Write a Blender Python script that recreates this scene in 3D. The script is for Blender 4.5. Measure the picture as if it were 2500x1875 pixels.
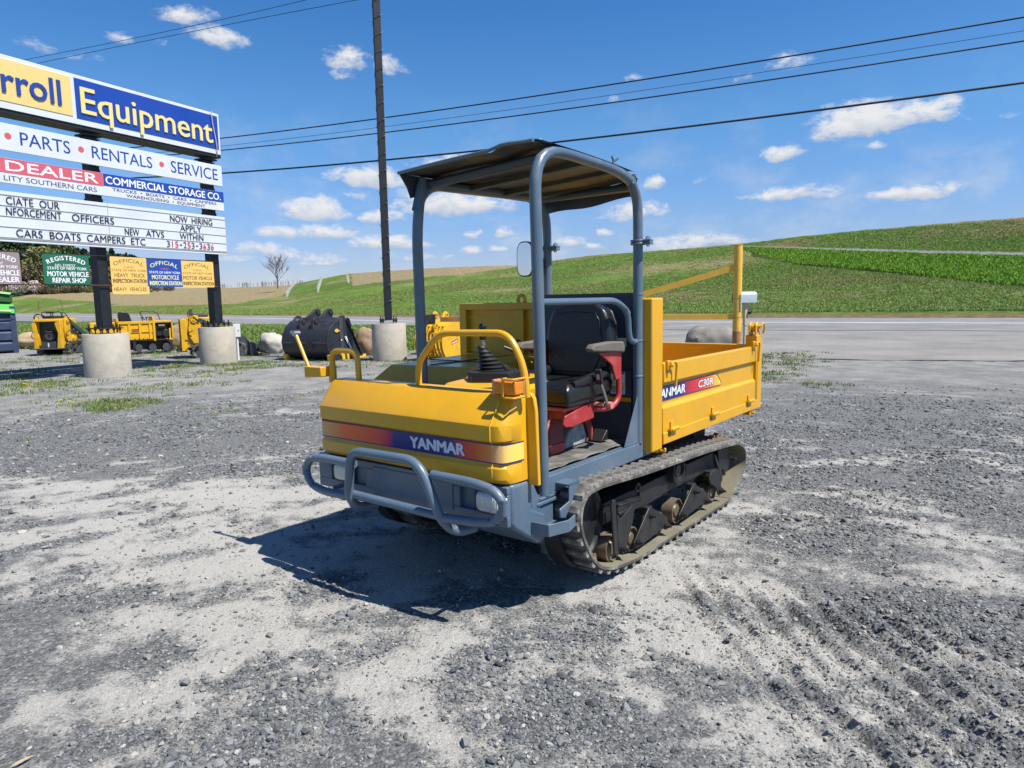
import bpy, math, random
import numpy as np
from mathutils import Vector, Matrix, noise as mnoise
R = math.radians
random.seed(7); rng = np.random.default_rng(11)
S = bpy.context.scene
for o in list(bpy.data.objects): bpy.data.objects.remove(o)
COL = S.collection
# ---------------------------------------------------------------- camera
cam = bpy.data.cameras.new('camera'); camo = bpy.data.objects.new('camera', cam); COL.objects.link(camo)
cam.sensor_fit = 'HORIZONTAL'; cam.sensor_width = 36.0; cam.lens = 36.0*1712/2500
cam.clip_start = .05; cam.clip_end = 3000
pitch = math.atan(205/1712); roll = R(1.05)
fw = Vector((0, math.cos(pitch), -math.sin(pitch))); rt = Vector((1,0,0)); up = rt.cross(fw)
rx = rt*math.cos(roll)-up*math.sin(roll); uy = rt*math.sin(roll)+up*math.cos(roll)
M = Matrix((rx, uy, -fw)).transposed().to_4x4(); M.translation = (0,0,1.5)
camo.matrix_world = M
S.camera = camo
S.render.resolution_x = 1024; S.render.resolution_y = 768
S.view_settings.view_transform = 'Standard'; S.view_settings.look = 'None'
S.view_settings.exposure = 0.65; S.view_settings.gamma = 1.0
S.view_settings.use_curve_mapping = False
# ---------------------------------------------------------------- sun: direction towards the sun
MY = R(-37.8)   # machine heading
_ax = Vector((math.cos(MY), math.sin(MY), 0)); _ay = Vector((-math.sin(MY), math.cos(MY), 0))
sund = (_ax*.60 + _ay*.10 + Vector((0,0,1))).normalized()
SUN_EL = math.asin(sund.z); SUN_AZ = math.atan2(sund.x, sund.y)   # clockwise from +Y
sl = bpy.data.lights.new('sun', 'SUN'); sl.energy = 5.0; sl.angle = R(.53); sl.color = (1.0,.95,.865)
so = bpy.data.objects.new('sun', sl); COL.objects.link(so)
so.rotation_euler = sund.to_track_quat('Z','Y').to_euler()
# ---------------------------------------------------------------- world: nishita sky with fair-weather cumulus
W = bpy.data.worlds.new('World'); S.world = W; W.use_nodes = True
W.cycles.sampling_method = 'MANUAL'; W.cycles.sample_map_resolution = 512
nt = W.node_tree; N = nt.nodes; L = nt.links
for n in list(N): N.remove(n)
out = N.new('ShaderNodeOutputWorld'); bg = N.new('ShaderNodeBackground'); L.new(bg.outputs[0], out.inputs[0])
bg.inputs[1].default_value = SKYSTR = .090
sky = N.new('ShaderNodeTexSky'); sky.sky_type = 'NISHITA'; sky.sun_disc = False
sky.sun_elevation = SUN_EL; sky.sun_rotation = SUN_AZ
sky.air_density = 1.15; sky.dust_density = .35; sky.ozone_density = 2.6; sky.altitude = 250
def mth(op, a, b=None, c=None, clamp=False):
    n = N.new('ShaderNodeMath'); n.operation = op; n.use_clamp = clamp
    for i, v in enumerate((a, b, c)):
        if v is None: continue
        if isinstance(v, (int, float)): n.inputs[i].default_value = v
        else: L.new(v, n.inputs[i])
    return n.outputs[0]
tc = N.new('ShaderNodeTexCoord'); sp = N.new('ShaderNodeSeparateXYZ'); L.new(tc.outputs['Generated'], sp.inputs[0])
azn = mth('MULTIPLY', mth('ARCTAN2', sp.outputs[0], sp.outputs[1]), 180/math.pi)
eln = mth('MULTIPLY', mth('ARCSINE', sp.outputs[2]), 180/math.pi)
cmb = N.new('ShaderNodeCombineXYZ'); L.new(azn, cmb.inputs[0]); L.new(eln, cmb.inputs[1])
def nz(scale, detail, rough, vec, off=(0,0,0)):
    mp = N.new('ShaderNodeMapping'); mp.inputs[1].default_value = off; mp.inputs[3].default_value = (1,1.7,1)
    L.new(vec, mp.inputs[0])
    n = N.new('ShaderNodeTexNoise'); n.inputs['Scale'].default_value = scale; n.inputs['Detail'].default_value = detail
    n.inputs['Roughness'].default_value = rough; L.new(mp.outputs[0], n.inputs['Vector']); return n
d1 = nz(.22, 3, .5, cmb.outputs[0])
dv = N.new('ShaderNodeVectorMath'); dv.operation = 'SUBTRACT'; L.new(d1.outputs['Color'], dv.inputs[0]); dv.inputs[1].default_value = (.5,.5,.5)
ds = N.new('ShaderNodeVectorMath'); ds.operation = 'MULTIPLY'; L.new(dv.outputs[0], ds.inputs[0]); ds.inputs[1].default_value = (2.4,1.3,0)
vv = N.new('ShaderNodeVectorMath'); vv.operation = 'ADD'; L.new(cmb.outputs[0], vv.inputs[0]); L.new(ds.outputs[0], vv.inputs[1])
# clouds: azimuth, elevation (degrees), half width, half height, thickness
CLOUDS = [(-23.52,19.51,1.77,0.67,1.05),(-21.31,18.53,1.83,0.74,0.95),(-27.43,17.59,0.8,0.39,0.79),(-32.57,16.52,1.03,0.4,0.53),(-30.13,16.3,0.95,0.3,0.53),(-25.14,17.7,0.71,0.25,0.53),(-12.2,17.59,1.59,0.85,1.05),(-12.32,16.62,0.76,0.5,0.63),(-8.9,17.33,1.06,0.68,0.73),(-10.82,9.46,3.01,0.82,1.2),(-4.47,10.75,2.49,0.68,0.84),(-4.38,7.46,4.42,1.27,1.21),(-9.87,6.65,1.66,0.63,1.08),(-7.1,8.25,1.82,0.77,0.96),(-15.31,6.94,2.29,0.92,1.26),(-14.35,5.43,2.32,0.7,1.14),(-17.94,5.31,1.49,0.55,1.02),(-9.59,4.47,2.69,0.72,1.14),(-19.35,4.04,1.81,0.48,0.9),(-16.68,3.63,3.12,0.45,0.72),(-11.59,8.2,1.21,0.45,0.6),(-14.63,3.19,1.76,0.32,0.72),(-20.7,3.37,1.65,0.31,0.6),(-7.45,3.31,2.21,0.36,0.54),(-0.37,5.21,0.74,0.43,0.96),(-3.26,3.94,0.89,0.44,1.02),(-2.97,5.15,0.67,0.32,0.72),(-0.95,4.06,0.82,0.36,0.9),(1.84,4.27,0.97,0.33,0.6),(9.92,6.56,2.42,0.77,1),(11.16,8.78,0.88,0.68,0.95),(15.07,4.13,3.75,0.6,1),(12.44,3.79,2.11,0.43,0.84),(4.25,4.38,1.77,0.51,0.96),(6.47,4.05,1.1,0.36,0.84),(7.75,5.21,0.73,0.32,0.78),(26.11,11.73,3.01,1.39,1.37),(29.51,11.78,2.3,0.94,1.21),(31.24,12.34,0.9,0.57,1.05),(24.19,11.23,1.5,0.8,1.05),(20.79,10.16,1.52,0.61,1.05),(26.76,10.11,0.7,0.28,0.63),(21.51,7.27,2.88,0.59,1.05),(29.46,6.84,2.78,0.62,1.16),(20.94,16.19,1.56,0.59,0.79),(10.42,16.38,0.98,0.34,0.58),(34.86,11.26,0.59,0.22,0.58),(32.47,11.4,0.41,0.34,0.53),(17.74,15.69,0.66,0.28,0.42),(15.01,8.81,0.55,0.27,0.47),(8.49,14.92,0.5,0.23,0.42)]
def vmx(op, *a):
    n = N.new('ShaderNodeVectorMath'); n.operation = op
    for i, v in enumerate(a):
        if isinstance(v, tuple): n.inputs[i].default_value = v
        else: L.new(v, n.inputs[i])
    return n.outputs[0]
svv = N.new('ShaderNodeSeparateXYZ'); L.new(vv.outputs[0], svv.inputs[0])
def trip(s):
    n = N.new('ShaderNodeCombineXYZ'); [L.new(s, n.inputs[i]) for i in range(3)]; return n.outputs[0]
AZ3, EL3 = trip(svv.outputs[0]), trip(svv.outputs[1])
ACC = (-3.0,-3.0,-3.0); SW = (1e-4,1e-4,1e-4); SWY = (0.0,0.0,0.0)
while len(CLOUDS) % 3: CLOUDS.append((170, -80, 1, 1, .1))
for q in range(0, len(CLOUDS), 3):      # three puffs at a time, one per vector component
    c3 = CLOUDS[q:q+3]
    Xc = vmx('MULTIPLY_ADD', AZ3, tuple(1/(1.22*c[2]) for c in c3), tuple(-c[0]/(1.22*c[2]) for c in c3))
    Yc = vmx('MULTIPLY_ADD', EL3, tuple(1/(1.3*c[3]) for c in c3), tuple(-c[1]/(1.3*c[3]) for c in c3))
    YY = vmx('MAXIMUM', Yc, vmx('MULTIPLY', Yc, (-1.9,-1.9,-1.9)))    # flat undersides
    D2 = vmx('MULTIPLY_ADD', YY, YY, vmx('MULTIPLY', Xc, Xc))
    V = vmx('MULTIPLY_ADD', D2, tuple(-.8*c[4] for c in c3), tuple(1.02*c[4]-.06 for c in c3))
    ACC = vmx('MAXIMUM', V, ACC)
    Wt = vmx('MAXIMUM', V, (0.0,0.0,0.0)); SW = vmx('ADD', Wt, SW); SWY = vmx('MULTIPLY_ADD', Wt, Yc, SWY)
def red(op, v):
    n = N.new('ShaderNodeSeparateXYZ'); L.new(v, n.inputs[0]); return mth(op, mth(op, n.outputs[0], n.outputs[1]), n.outputs[2])
acc = red('MAXIMUM', ACC); hac = mth('DIVIDE', red('ADD', SWY), red('ADD', SW))
# outside the photographed part the same fair-weather sky goes on
far_ = nz(.10, 5, .55, cmb.outputs[0], (5,9,0))
offm = N.new('ShaderNodeMapRange'); offm.inputs[1].default_value = 39; offm.inputs[2].default_value = 46; L.new(mth('MAXIMUM', mth('ABSOLUTE', azn), mth('MULTIPLY', eln, 1.35)), offm.inputs[0])
facc = mth('MULTIPLY', mth('SUBTRACT', far_.outputs['Fac'], .57), 4.0)
acc = mth('MAXIMUM', acc, mth('SUBTRACT', facc, mth('MULTIPLY', mth('SUBTRACT', 1.0, offm.outputs[0]), 4.0)))
f1 = nz(.75, 7, .66, vv.outputs[0], (3.1,7.7,0)); f2 = nz(.16, 6, .6, cmb.outputs[0], (11,2,0))
fb = mth('MULTIPLY', mth('SUBTRACT', f1.outputs['Fac'], .5), 2.7)
accm = mth('MAXIMUM', acc, -1.0)
dens = mth('ADD', accm, fb)
mr = N.new('ShaderNodeMapRange'); mr.interpolation_type='SMOOTHSTEP'; mr.inputs[1].default_value = .02; mr.inputs[2].default_value = 1.15
L.new(dens, mr.inputs[0])
# faint wisps in the lower sky
w1 = N.new('ShaderNodeMapRange'); w1.interpolation_type='SMOOTHSTEP'; w1.inputs[1].default_value=.44; w1.inputs[2].default_value=.74; w1.inputs[4].default_value=.5
L.new(f2.outputs['Fac'], w1.inputs[0])
w2 = N.new('ShaderNodeMapRange'); w2.inputs[1].default_value=3; w2.inputs[2].default_value=16; w2.inputs[3].default_value=1; w2.inputs[4].default_value=.0
L.new(eln, w2.inputs[0])
wisp = mth('MULTIPLY', w1.outputs[0], w2.outputs[0])
cov = mth('MAXIMUM', mth('MULTIPLY', mr.outputs[0], .97), wisp)
cov = mth('MULTIPLY', cov, mth('GREATER_THAN', eln, -1.0))
# cloud tone: grey-blue flat bases, white tops
tone = N.new('ShaderNodeMapRange'); tone.inputs[1].default_value=-.55; tone.inputs[2].default_value=.30; L.new(mth('ADD', hac, mth('MULTIPLY', fb, .35)), tone.inputs[0])
cc = N.new('ShaderNodeMix'); cc.data_type='RGBA'; L.new(tone.outputs[0], cc.inputs[0])
cc.inputs[6].default_value = (3.2,3.7,4.6,1); cc.inputs[7].default_value = (5.95,6.0,6.15,1)
SKYR = N.new('ShaderNodeValToRGB'); L.new(mth('DIVIDE', mth('MAXIMUM', eln, 0.0), 90.0), SKYR.inputs[0])
_e = SKYR.color_ramp.elements; _e[0].position = 0; _e[0].color = (.60,.66,.98,1); _e[1].position = 1; _e[1].color = (.10,.30,.55,1)
for _p,_c in ((3.7/90,(.535,.62,.94)),(8/90,(.48,.67,.98)),(13/90,(.42,.72,1.0)),(24/90,(.236,.597,.964))):
    _x = _e.new(_p); _x.color = (*_c,1)
hz = N.new('ShaderNodeMix'); hz.data_type='RGBA'; hz.blend_type='MULTIPLY'; hz.inputs[0].default_value=1; L.new(sky.outputs[0], hz.inputs[6]); L.new(SKYR.outputs[0], hz.inputs[7])
mx = N.new('ShaderNodeMix'); mx.data_type='RGBA'; L.new(cov, mx.inputs[0]); L.new(hz.outputs[2], mx.inputs[6]); L.new(cc.outputs[2], mx.inputs[7])
L.new(mx.outputs[2], bg.inputs[0])

# ================================================================ materials
MATS = {}
def mat(name, col, rough=.5, metal=0.0, bump=0, bscale=200, var=0, vscale=8, spec=.5, coat=0, dirt=None, dscale=3, damt=.4, mottle=0, emis=None, chips=0):
    if name in MATS: return MATS[name]
    col=tuple(c*.93 for c in col)
    m = bpy.data.materials.new(name); m.use_nodes = True; t = m.node_tree; n = t.nodes; l = t.links
    p = n['Principled BSDF']
    p.inputs['Roughness'].default_value = rough; p.inputs['Metallic'].default_value = metal
    p.inputs['Specular IOR Level'].default_value = spec
    if coat: p.inputs['Coat Weight'].default_value = coat; p.inputs['Coat Roughness'].default_value = .12
    tcn = n.new('ShaderNodeTexCoord')
    c = None
    if var or dirt:
        ns = n.new('ShaderNodeTexNoise'); ns.inputs['Scale'].default_value = vscale; ns.inputs['Detail'].default_value = 8; ns.inputs['Roughness'].default_value=.65
        l.new(tcn.outputs['Object'], ns.inputs['Vector'])
        mr = n.new('ShaderNodeMapRange'); mr.inputs[1].default_value=.3; mr.inputs[2].default_value=.7; mr.inputs[3].default_value=1-var; mr.inputs[4].default_value=1+var
        l.new(ns.outputs['Fac'], mr.inputs[0])
        mm = n.new('ShaderNodeVectorMath'); mm.operation='SCALE'; mm.inputs[0].default_value = col[:3]; l.new(mr.outputs[0], mm.inputs['Scale'])
        c = mm.outputs[0]
        if dirt:
            n2 = n.new('ShaderNodeTexNoise'); n2.inputs['Scale'].default_value = dscale; n2.inputs['Detail'].default_value = 10; n2.inputs['Roughness'].default_value=.7
            l.new(tcn.outputs['Object'], n2.inputs['Vector'])
            m2 = n.new('ShaderNodeMapRange'); m2.interpolation_type='SMOOTHSTEP'; m2.inputs[1].default_value=.45; m2.inputs[2].default_value=.75; m2.inputs[4].default_value=damt
            l.new(n2.outputs['Fac'], m2.inputs[0])
            mxx = n.new('ShaderNodeMix'); mxx.data_type='RGBA'; l.new(m2.outputs[0], mxx.inputs[0]); l.new(c, mxx.inputs[6]); mxx.inputs[7].default_value=(*dirt,1)
            c = mxx.outputs[2]
            r2 = n.new('ShaderNodeMapRange'); r2.inputs[3].default_value=rough; r2.inputs[4].default_value=min(1,rough+.5); l.new(m2.outputs[0], r2.inputs[0]); l.new(r2.outputs[0], p.inputs['Roughness'])
        if chips:   # small stone chips and scuffs through to primer
            n3 = n.new('ShaderNodeTexNoise'); n3.inputs['Scale'].default_value = 26; n3.inputs['Detail'].default_value = 5; n3.inputs['Roughness'].default_value=.7; l.new(tcn.outputs['Object'], n3.inputs['Vector'])
            m3 = n.new('ShaderNodeMapRange'); m3.inputs[1].default_value=.70; m3.inputs[2].default_value=.73; m3.inputs[4].default_value=chips; l.new(n3.outputs['Fac'], m3.inputs[0])
            mx3 = n.new('ShaderNodeMix'); mx3.data_type='RGBA'; l.new(m3.outputs[0], mx3.inputs[0]); l.new(c, mx3.inputs[6]); mx3.inputs[7].default_value=(.07,.055,.045,1); c = mx3.outputs[2]
        l.new(c, p.inputs['Base Color'])
    else: p.inputs['Base Color'].default_value = (*col[:3],1)
    if bump:
        nb = n.new('ShaderNodeTexNoise'); nb.inputs['Scale'].default_value = bscale; nb.inputs['Detail'].default_value = 4
        l.new(tcn.outputs['Object'], nb.inputs['Vector'])
        b = n.new('ShaderNodeBump'); b.inputs['Strength'].default_value = bump; b.inputs['Distance'].default_value=.004
        l.new(nb.outputs['Fac'], b.inputs['Height']); l.new(b.outputs[0], p.inputs['Normal'])
    if emis: p.inputs['Emission Color'].default_value=(*emis,1); p.inputs['Emission Strength'].default_value=1
    MATS[name] = m; return m
YEL = mat('yellow_paint', (.68,.355,.010), .30, bump=.14, bscale=140, var=.06, vscale=5, coat=.12, dirt=(.40,.27,.08), dscale=4, damt=.30, chips=.55)
YEL2 = mat('yellow_paint_far', (.72,.40,.012), .42, var=.12, vscale=4, dirt=(.22,.15,.06), dscale=5, damt=.45, chips=.8)
GRY = mat('blue_grey_paint', (.088,.138,.198), .36, bump=.14, bscale=90, var=.07, vscale=6, coat=.15, dirt=(.22,.23,.24), dscale=5, damt=.3, chips=.5)
GRYD = mat('dark_blue_grey_paint', (.040,.052,.080), .5, var=.15, vscale=6)
BLK = mat('black_steel', (.013,.014,.016), .45, bump=.25, bscale=60, var=.2, vscale=9, dirt=(.07,.066,.06), dscale=8, damt=.3)
BLKP = mat('black_paint', (.012,.013,.018), .35, var=.15, vscale=4, dirt=(.06,.06,.06), dscale=3, damt=.3)
VIN = mat('black_vinyl', (.010,.011,.012), .27, bump=.25, bscale=350, var=.1, vscale=20, dirt=(.07,.068,.06), dscale=5, damt=.15)
PLA = mat('black_plastic', (.015,.015,.016), .45, var=.1)
RUB = mat('rubber_track', (.075,.072,.066), .88, bump=.6, bscale=45, var=.3, vscale=8, dirt=(.34,.325,.30), dscale=5, damt=1.4)
RUBI = mat('rubber_inner', (.16,.145,.10), .7, bump=.3, bscale=30, var=.2, vscale=5, dirt=(.26,.24,.19), dscale=4, damt=.6)
RUST = mat('rusty_steel', (.17,.085,.04), .75, bump=.4, bscale=50, var=.35, vscale=14, dirt=(.36,.26,.17), dscale=10, damt=.7)
ROLL = mat('roller_steel', (.16,.125,.085), .5, metal=.2, var=.3, vscale=10, dirt=(.25,.2,.14), dscale=8, damt=.6)
RED = mat('red_paint', (.36,.028,.034), .42, var=.12, vscale=14, dirt=(.50,.20,.17), dscale=8, damt=.5)
ARM = mat('worn_armrest', (.125,.112,.098), .8, bump=.4, bscale=80, var=.2, vscale=20)
MATF = mat('floor_mat', (.085,.083,.078), .8, bump=.5, bscale=40, var=.35, vscale=10, dirt=(.27,.26,.235), dscale=6, damt=.8)
LABEL = mat('label_white', (.78,.78,.74), .5, var=.08, vscale=60)
WHT = mat('white_paint', (.72,.72,.72), .5, var=.05, vscale=10)
CONC = mat('concrete', (.42,.385,.315), .85, bump=.6, bscale=30, var=.10, vscale=5, dirt=(.22,.21,.185), dscale=2.2, damt=.7)
CHR = mat('zinc', (.5,.52,.55), .35, metal=.9, var=.1)
AMB = mat('amber_lens', (.75,.22,.01), .15, coat=.6, bump=.5, bscale=60, var=.25, vscale=30)
MIRR = mat('mirror_glass', (.9,.9,.9), .02, metal=1.0)

# ================================================================ geometry helpers
class MB:
    def __init__(s): s.v=[]; s.f=[]
    def add(s, vs, fs):
        o=len(s.v); s.v.extend([tuple(x) for x in vs]); s.f.extend([tuple(i+o for i in f) for f in fs]); return s
    def box(s, x0,x1,y0,y1,z0,z1):
        v=[(x0,y0,z0),(x1,y0,z0),(x1,y1,z0),(x0,y1,z0),(x0,y0,z1),(x1,y0,z1),(x1,y1,z1),(x0,y1,z1)]
        return s.add(v, [(0,3,2,1),(4,5,6,7),(0,1,5,4),(1,2,6,5),(2,3,7,6),(3,0,4,7)])
    def prism(s, pts, axis, a, b):
        """polygon pts (2D) extruded along axis from a to b. axis x: pts=(y,z); y: (x,z); z: (x,y)"""
        n=len(pts)
        def P(p,t): return (t,p[0],p[1]) if axis=='x' else ((p[0],t,p[1]) if axis=='y' else (p[0],p[1],t))
        v=[P(p,a) for p in pts]+[P(p,b) for p in pts]
        ar=sum(pts[i][0]*pts[(i+1)%n][1]-pts[(i+1)%n][0]*pts[i][1] for i in range(n))
        flip = (ar>0) ^ (axis=='y') ^ (b<a)
        f=[tuple(range(n))[::-1] if flip else tuple(range(n)), tuple(range(n,2*n)) if flip else tuple(range(n,2*n))[::-1]]
        for i in range(n):
            j=(i+1)%n; q=(i,j,j+n,i+n); f.append(q if flip else q[::-1])
        return s.add(v,f)
    def tube(s, path, r, seg=12, cap=True, closed=False):
        P=[Vector(p) for p in path]; n=len(P); rs = r if isinstance(r,(list,tuple)) else [r]*n
        T=[]
        for i in range(n):
            if closed: t=(P[(i+1)%n]-P[i-1])
            else: t=(P[min(i+1,n-1)]-P[max(i-1,0)])
            T.append(t.normalized())
        u=T[0].orthogonal().normalized(); v=[]; 
        for i in range(n):
            u=(u-T[i]*u.dot(T[i]));
            if u.length<1e-6: u=T[i].orthogonal()
            u.normalize(); w=T[i].cross(u)
            for k in range(seg):
                a=2*math.pi*k/seg; v.append(P[i]+(u*math.cos(a)+w*math.sin(a))*rs[i])
        f=[]
        for i in range(n if closed else n-1):
            for k in range(seg):
                k2=(k+1)%seg; i2=(i+1)%n; f.append((i*seg+k,i*seg+k2,i2*seg+k2,i2*seg+k))
        if cap and not closed: f.append(tuple(range(seg))[::-1]); f.append(tuple((n-1)*seg+k for k in range(seg)))
        return s.add(v,f)
    def cyl(s, c0, c1, r, seg=20, r1=None):
        return s.tube([c0,c1],[r, r if r1 is None else r1],seg)
    def lathe(s, prof, c, axis='x', seg=28):
        """prof: (radius, along)"""
        v=[];f=[];n=len(prof)
        for k in range(seg):
            a=2*math.pi*k/seg; ca,sa=math.cos(a),math.sin(a)
            for (r,h) in prof:
                v.append((c[0]+h,c[1]+r*ca,c[2]+r*sa) if axis=='x' else ((c[0]+r*ca,c[1]+h,c[2]+r*sa) if axis=='y' else (c[0]+r*ca,c[1]+r*sa,c[2]+h)))
        for k in range(seg):
            k2=(k+1)%seg
            for i in range(n-1):
                q=(k*n+i,k*n+i+1,k2*n+i+1,k2*n+i); f.append(q if axis!='y' else q[::-1])
        return s.add(v,f)
    def loft(s, rings, closed_ring=True, cap=True):
        n=len(rings[0]); v=[p for r in rings for p in r]; f=[]
        for i in range(len(rings)-1):
            for k in range(n if closed_ring else n-1):
                k2=(k+1)%n; f.append((i*n+k,(i+1)*n+k,(i+1)*n+k2,i*n+k2))
        if cap and closed_ring: f.append(tuple(range(n))); f.append(tuple((len(rings)-1)*n+k for k in range(n))[::-1])
        return s.add(v,f)
    def xf(s, Mx):
        s.v=[tuple(Mx@Vector(p)) for p in s.v]; return s
    def merge(s, o): return s.add(o.v,o.f)
def bend(path, rad=.06, n=6):
    """round the corners of a polyline"""
    P=[Vector(p) for p in path]; out=[P[0]]
    for i in range(1,len(P)-1):
        a,b,c=P[i-1],P[i],P[i+1]; d1=(a-b); d2=(c-b); ra=min(rad,d1.length*.48,d2.length*.48) if not isinstance(rad,list) else rad[i-1]
        p1=b+d1.normalized()*ra; p2=b+d2.normalized()*ra
        for k in range(n+1):
            t=k/n; out.append(p1*(1-t)**2+b*2*t*(1-t)+p2*t*t)
    out.append(P[-1]); return out
def mesh_of(name, mb, m, smooth=30):
    me=bpy.data.meshes.new(name); me.from_pydata(mb.v,[],mb.f); me.validate()
    if isinstance(m,(list,tuple)):
        for q in m: me.materials.append(q)
    else: me.materials.append(m)
    if smooth is not None:
        me.shade_smooth() if hasattr(me,'shade_smooth') else me.polygons.foreach_set('use_smooth',[True]*len(me.polygons))
        me.set_sharp_from_angle(angle=R(smooth))
    me.update(); return me
def part(name, mb, m, parent=None, bevel=0, smooth=30, seg=2, label=None, kind=None):
    o=bpy.data.objects.new(name, mesh_of(name,mb,m,smooth)); COL.objects.link(o)
    if parent: o.parent=parent
    if bevel:
        b=o.modifiers.new('b','BEVEL'); b.width=bevel; b.segments=seg; b.limit_method='ANGLE'; b.angle_limit=R(35)
        b.harden_normals=False
    if label: o['label']=label
    if kind: o['kind']=kind
    return o
def tag(o, label, cat, group=None, kind=None):
    if label: o['label']=label
    if cat: o['category']=cat
    if group: o['group']=group
    if kind: o['kind']=kind
    return o
def empty(name, loc, rz=0, label=None, cat=None, group=None):
    o=bpy.data.objects.new(name,None); COL.objects.link(o); o.location=loc; o.rotation_euler=(0,0,rz); o.empty_display_size=.2
    tag(o,label,cat,group); return o
def inst(src, parent, loc=None, rot=None, scale=None, name=None):
    o=src.copy(); COL.objects.link(o); o.parent=parent
    if loc is not None: o.location=loc
    if rot is not None: o.rotation_euler=rot
    if scale is not None: o.scale=scale
    return o
_tcache={}
def glyphs(txt, bold=0.0, ext=0.0, shear=0.0, res=3):
    """flat/extruded text mesh in x (right), z (up), thickness toward -y; returns (verts Nx3, faces)"""
    key=(txt,bold,ext,shear)
    if key in _tcache: return _tcache[key]
    cu=bpy.data.curves.new('t','FONT'); cu.body=txt; cu.offset=bold; cu.extrude=ext; cu.shear=shear; cu.resolution_u=res; cu.size=1
    ob=bpy.data.objects.new('t',cu); me=bpy.data.meshes.new_from_object(ob)
    v=np.array([x.co[:] for x in me.vertices]) if len(me.vertices) else np.zeros((0,3)); f=[tuple(p.vertices) for p in me.polygons]
    bpy.data.objects.remove(ob); bpy.data.curves.remove(cu); bpy.data.meshes.remove(me)
    v=np.stack([v[:,0],-v[:,2],v[:,1]],1); _tcache[key]=(v,f); return v,f
CAPH=None
def text_fit(txt, x0,x1,zb,h, y, bold=.0, ext=.0, shear=0, caps=True):
    if bold>0:   # heavier strokes: slightly shifted copies, each a hair proud of the last
        mb=MB(); d=bold*h*1.25
        for k,(dx,dz) in enumerate(((-d,0),(d,0),(0,-d*.6),(0,d*.6))): mb.merge(text_fit(txt,x0+d+dx,x1-d+dx,zb+dz,h,y-.00022*k,0,ext,shear))
        return mb
    """text spanning x0..x1, baseline zb, cap height h, in plane y"""
    global CAPH
    if CAPH is None: vv_,_=glyphs('H'); CAPH=vv_[:,2].max()
    v,f=glyphs(txt,bold,ext,shear); v=v.copy()
    a,b=v[:,0].min(),v[:,0].max(); v[:,0]=x0+(v[:,0]-a)*(x1-x0)/(b-a)
    v[:,2]=zb+v[:,2]*h/CAPH; v[:,1]=y+v[:,1]*h
    return MB().add(v.tolist(),f)
def text_arc(txt, xc, zc, w, h, rise, y, bold=.02):
    mb=MB(); rad=(w*w/4+rise*rise)/(2*rise); cz=zc+rise-rad; amax=math.asin(min(1,w/2/rad))
    ws=[]
    for ch in txt: v,_=glyphs(ch); ws.append(float(v[:,0].max()-v[:,0].min()))
    gap=.22*sum(ws)/len(ws); tot=sum(ws)+gap*(len(txt)-1); sc=w/tot; pos=0
    for ch,wd in zip(txt,ws):
        t=(pos+wd/2)/tot*2-1; pos+=wd+gap; a=amax*t*.95
        q=text_fit(ch,-wd*sc/2,wd*sc/2,0,h,0,bold)
        ca,sa=math.cos(a),math.sin(a)
        q.v=[(xc+rad*sa+ca*p[0]+sa*p[2], y+p[1], cz+rad*ca-sa*p[0]+ca*p[2]) for p in q.v]
        mb.merge(q)
    return mb

# ================================================================ noise and ground shape
def _hash(ix,iy,seed):
    h=(ix.astype(np.int64)*374761393+iy.astype(np.int64)*668265263+seed*974634777)&0x7fffffff
    h=((h^(h>>13))*1274126177)&0x7fffffff
    return ((h^(h>>16))&0xffff)/65535.0
def vnoise(x,y,seed=0):
    ix=np.floor(x); iy=np.floor(y); fx=x-ix; fy=y-iy; fx=fx*fx*(3-2*fx); fy=fy*fy*(3-2*fy)
    a=_hash(ix,iy,seed); b=_hash(ix+1,iy,seed); c=_hash(ix,iy+1,seed); d=_hash(ix+1,iy+1,seed)
    return a*(1-fx)*(1-fy)+b*fx*(1-fy)+c*(1-fx)*fy+d*fx*fy
def fbm(x,y,o=4,seed=0,g=.5):
    s=0;a=1;t=0
    for i in range(o): s=s+a*vnoise(x*2**i+17.3*i,y*2**i-9.1*i,seed+i); t+=a; a*=g
    return s/t
def sst(a,b,x): t=np.clip((x-a)/(b-a),0,1); return t*t*(3-2*t)
LIGHT=[(-2.7,4.7,.9,.5,.8),(-1.6,5.4,1.0,.45,1.1),(-3.6,5.7,1.3,.6,.9),(-2.2,4.1,.7,.3,.5),(-.45,3.2,.6,.28,.75),(.05,2.9,.5,.22,.55),(.75,3.62,.5,.22,1.2),(1.35,4.2,.4,.5,.7),(-.6,2.66,.35,.2,.6),(.1,2.52,.5,.16,.6),(-1.4,2.4,.3,.16,.8),(1.4,3.3,.35,.25,.5),(-.9,4.0,.8,.4,.7),(-1.3,2.95,.5,.2,.35),(3.2,4.3,.9,.35,.3),(1.1,2.5,.25,.7,.35),(-.9,1.95,.5,.15,.4),(1.6,2.1,.3,.2,.35)]
DARK=[(-3.6,7.2,3.2,1.3,.9),(-5.4,8.6,4,1.4,.8),(-1.9,2.75,.5,.24,.9),(-1.75,2.3,.4,.2,1.0),(-1.5,3.5,.4,.22,.5),(-.2,2.72,.34,.16,.7),(.35,2.4,.4,.2,.9),(-.7,2.2,.5,.12,.8),(4.6,8.5,3.2,2.2,.9),(4.8,12,4,2.2,.8),(3.2,5.2,1.1,.8,.7),(1.2,3.95,.35,.2,.6),(1.9,3.3,.5,.3,.6),(2.4,3.0,.5,.5,.5),(-.1,2.2,.3,.12,.4),(2.2,6.5,1,1.2,.7),(-2.8,6.1,1.6,.35,.6)]
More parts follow.
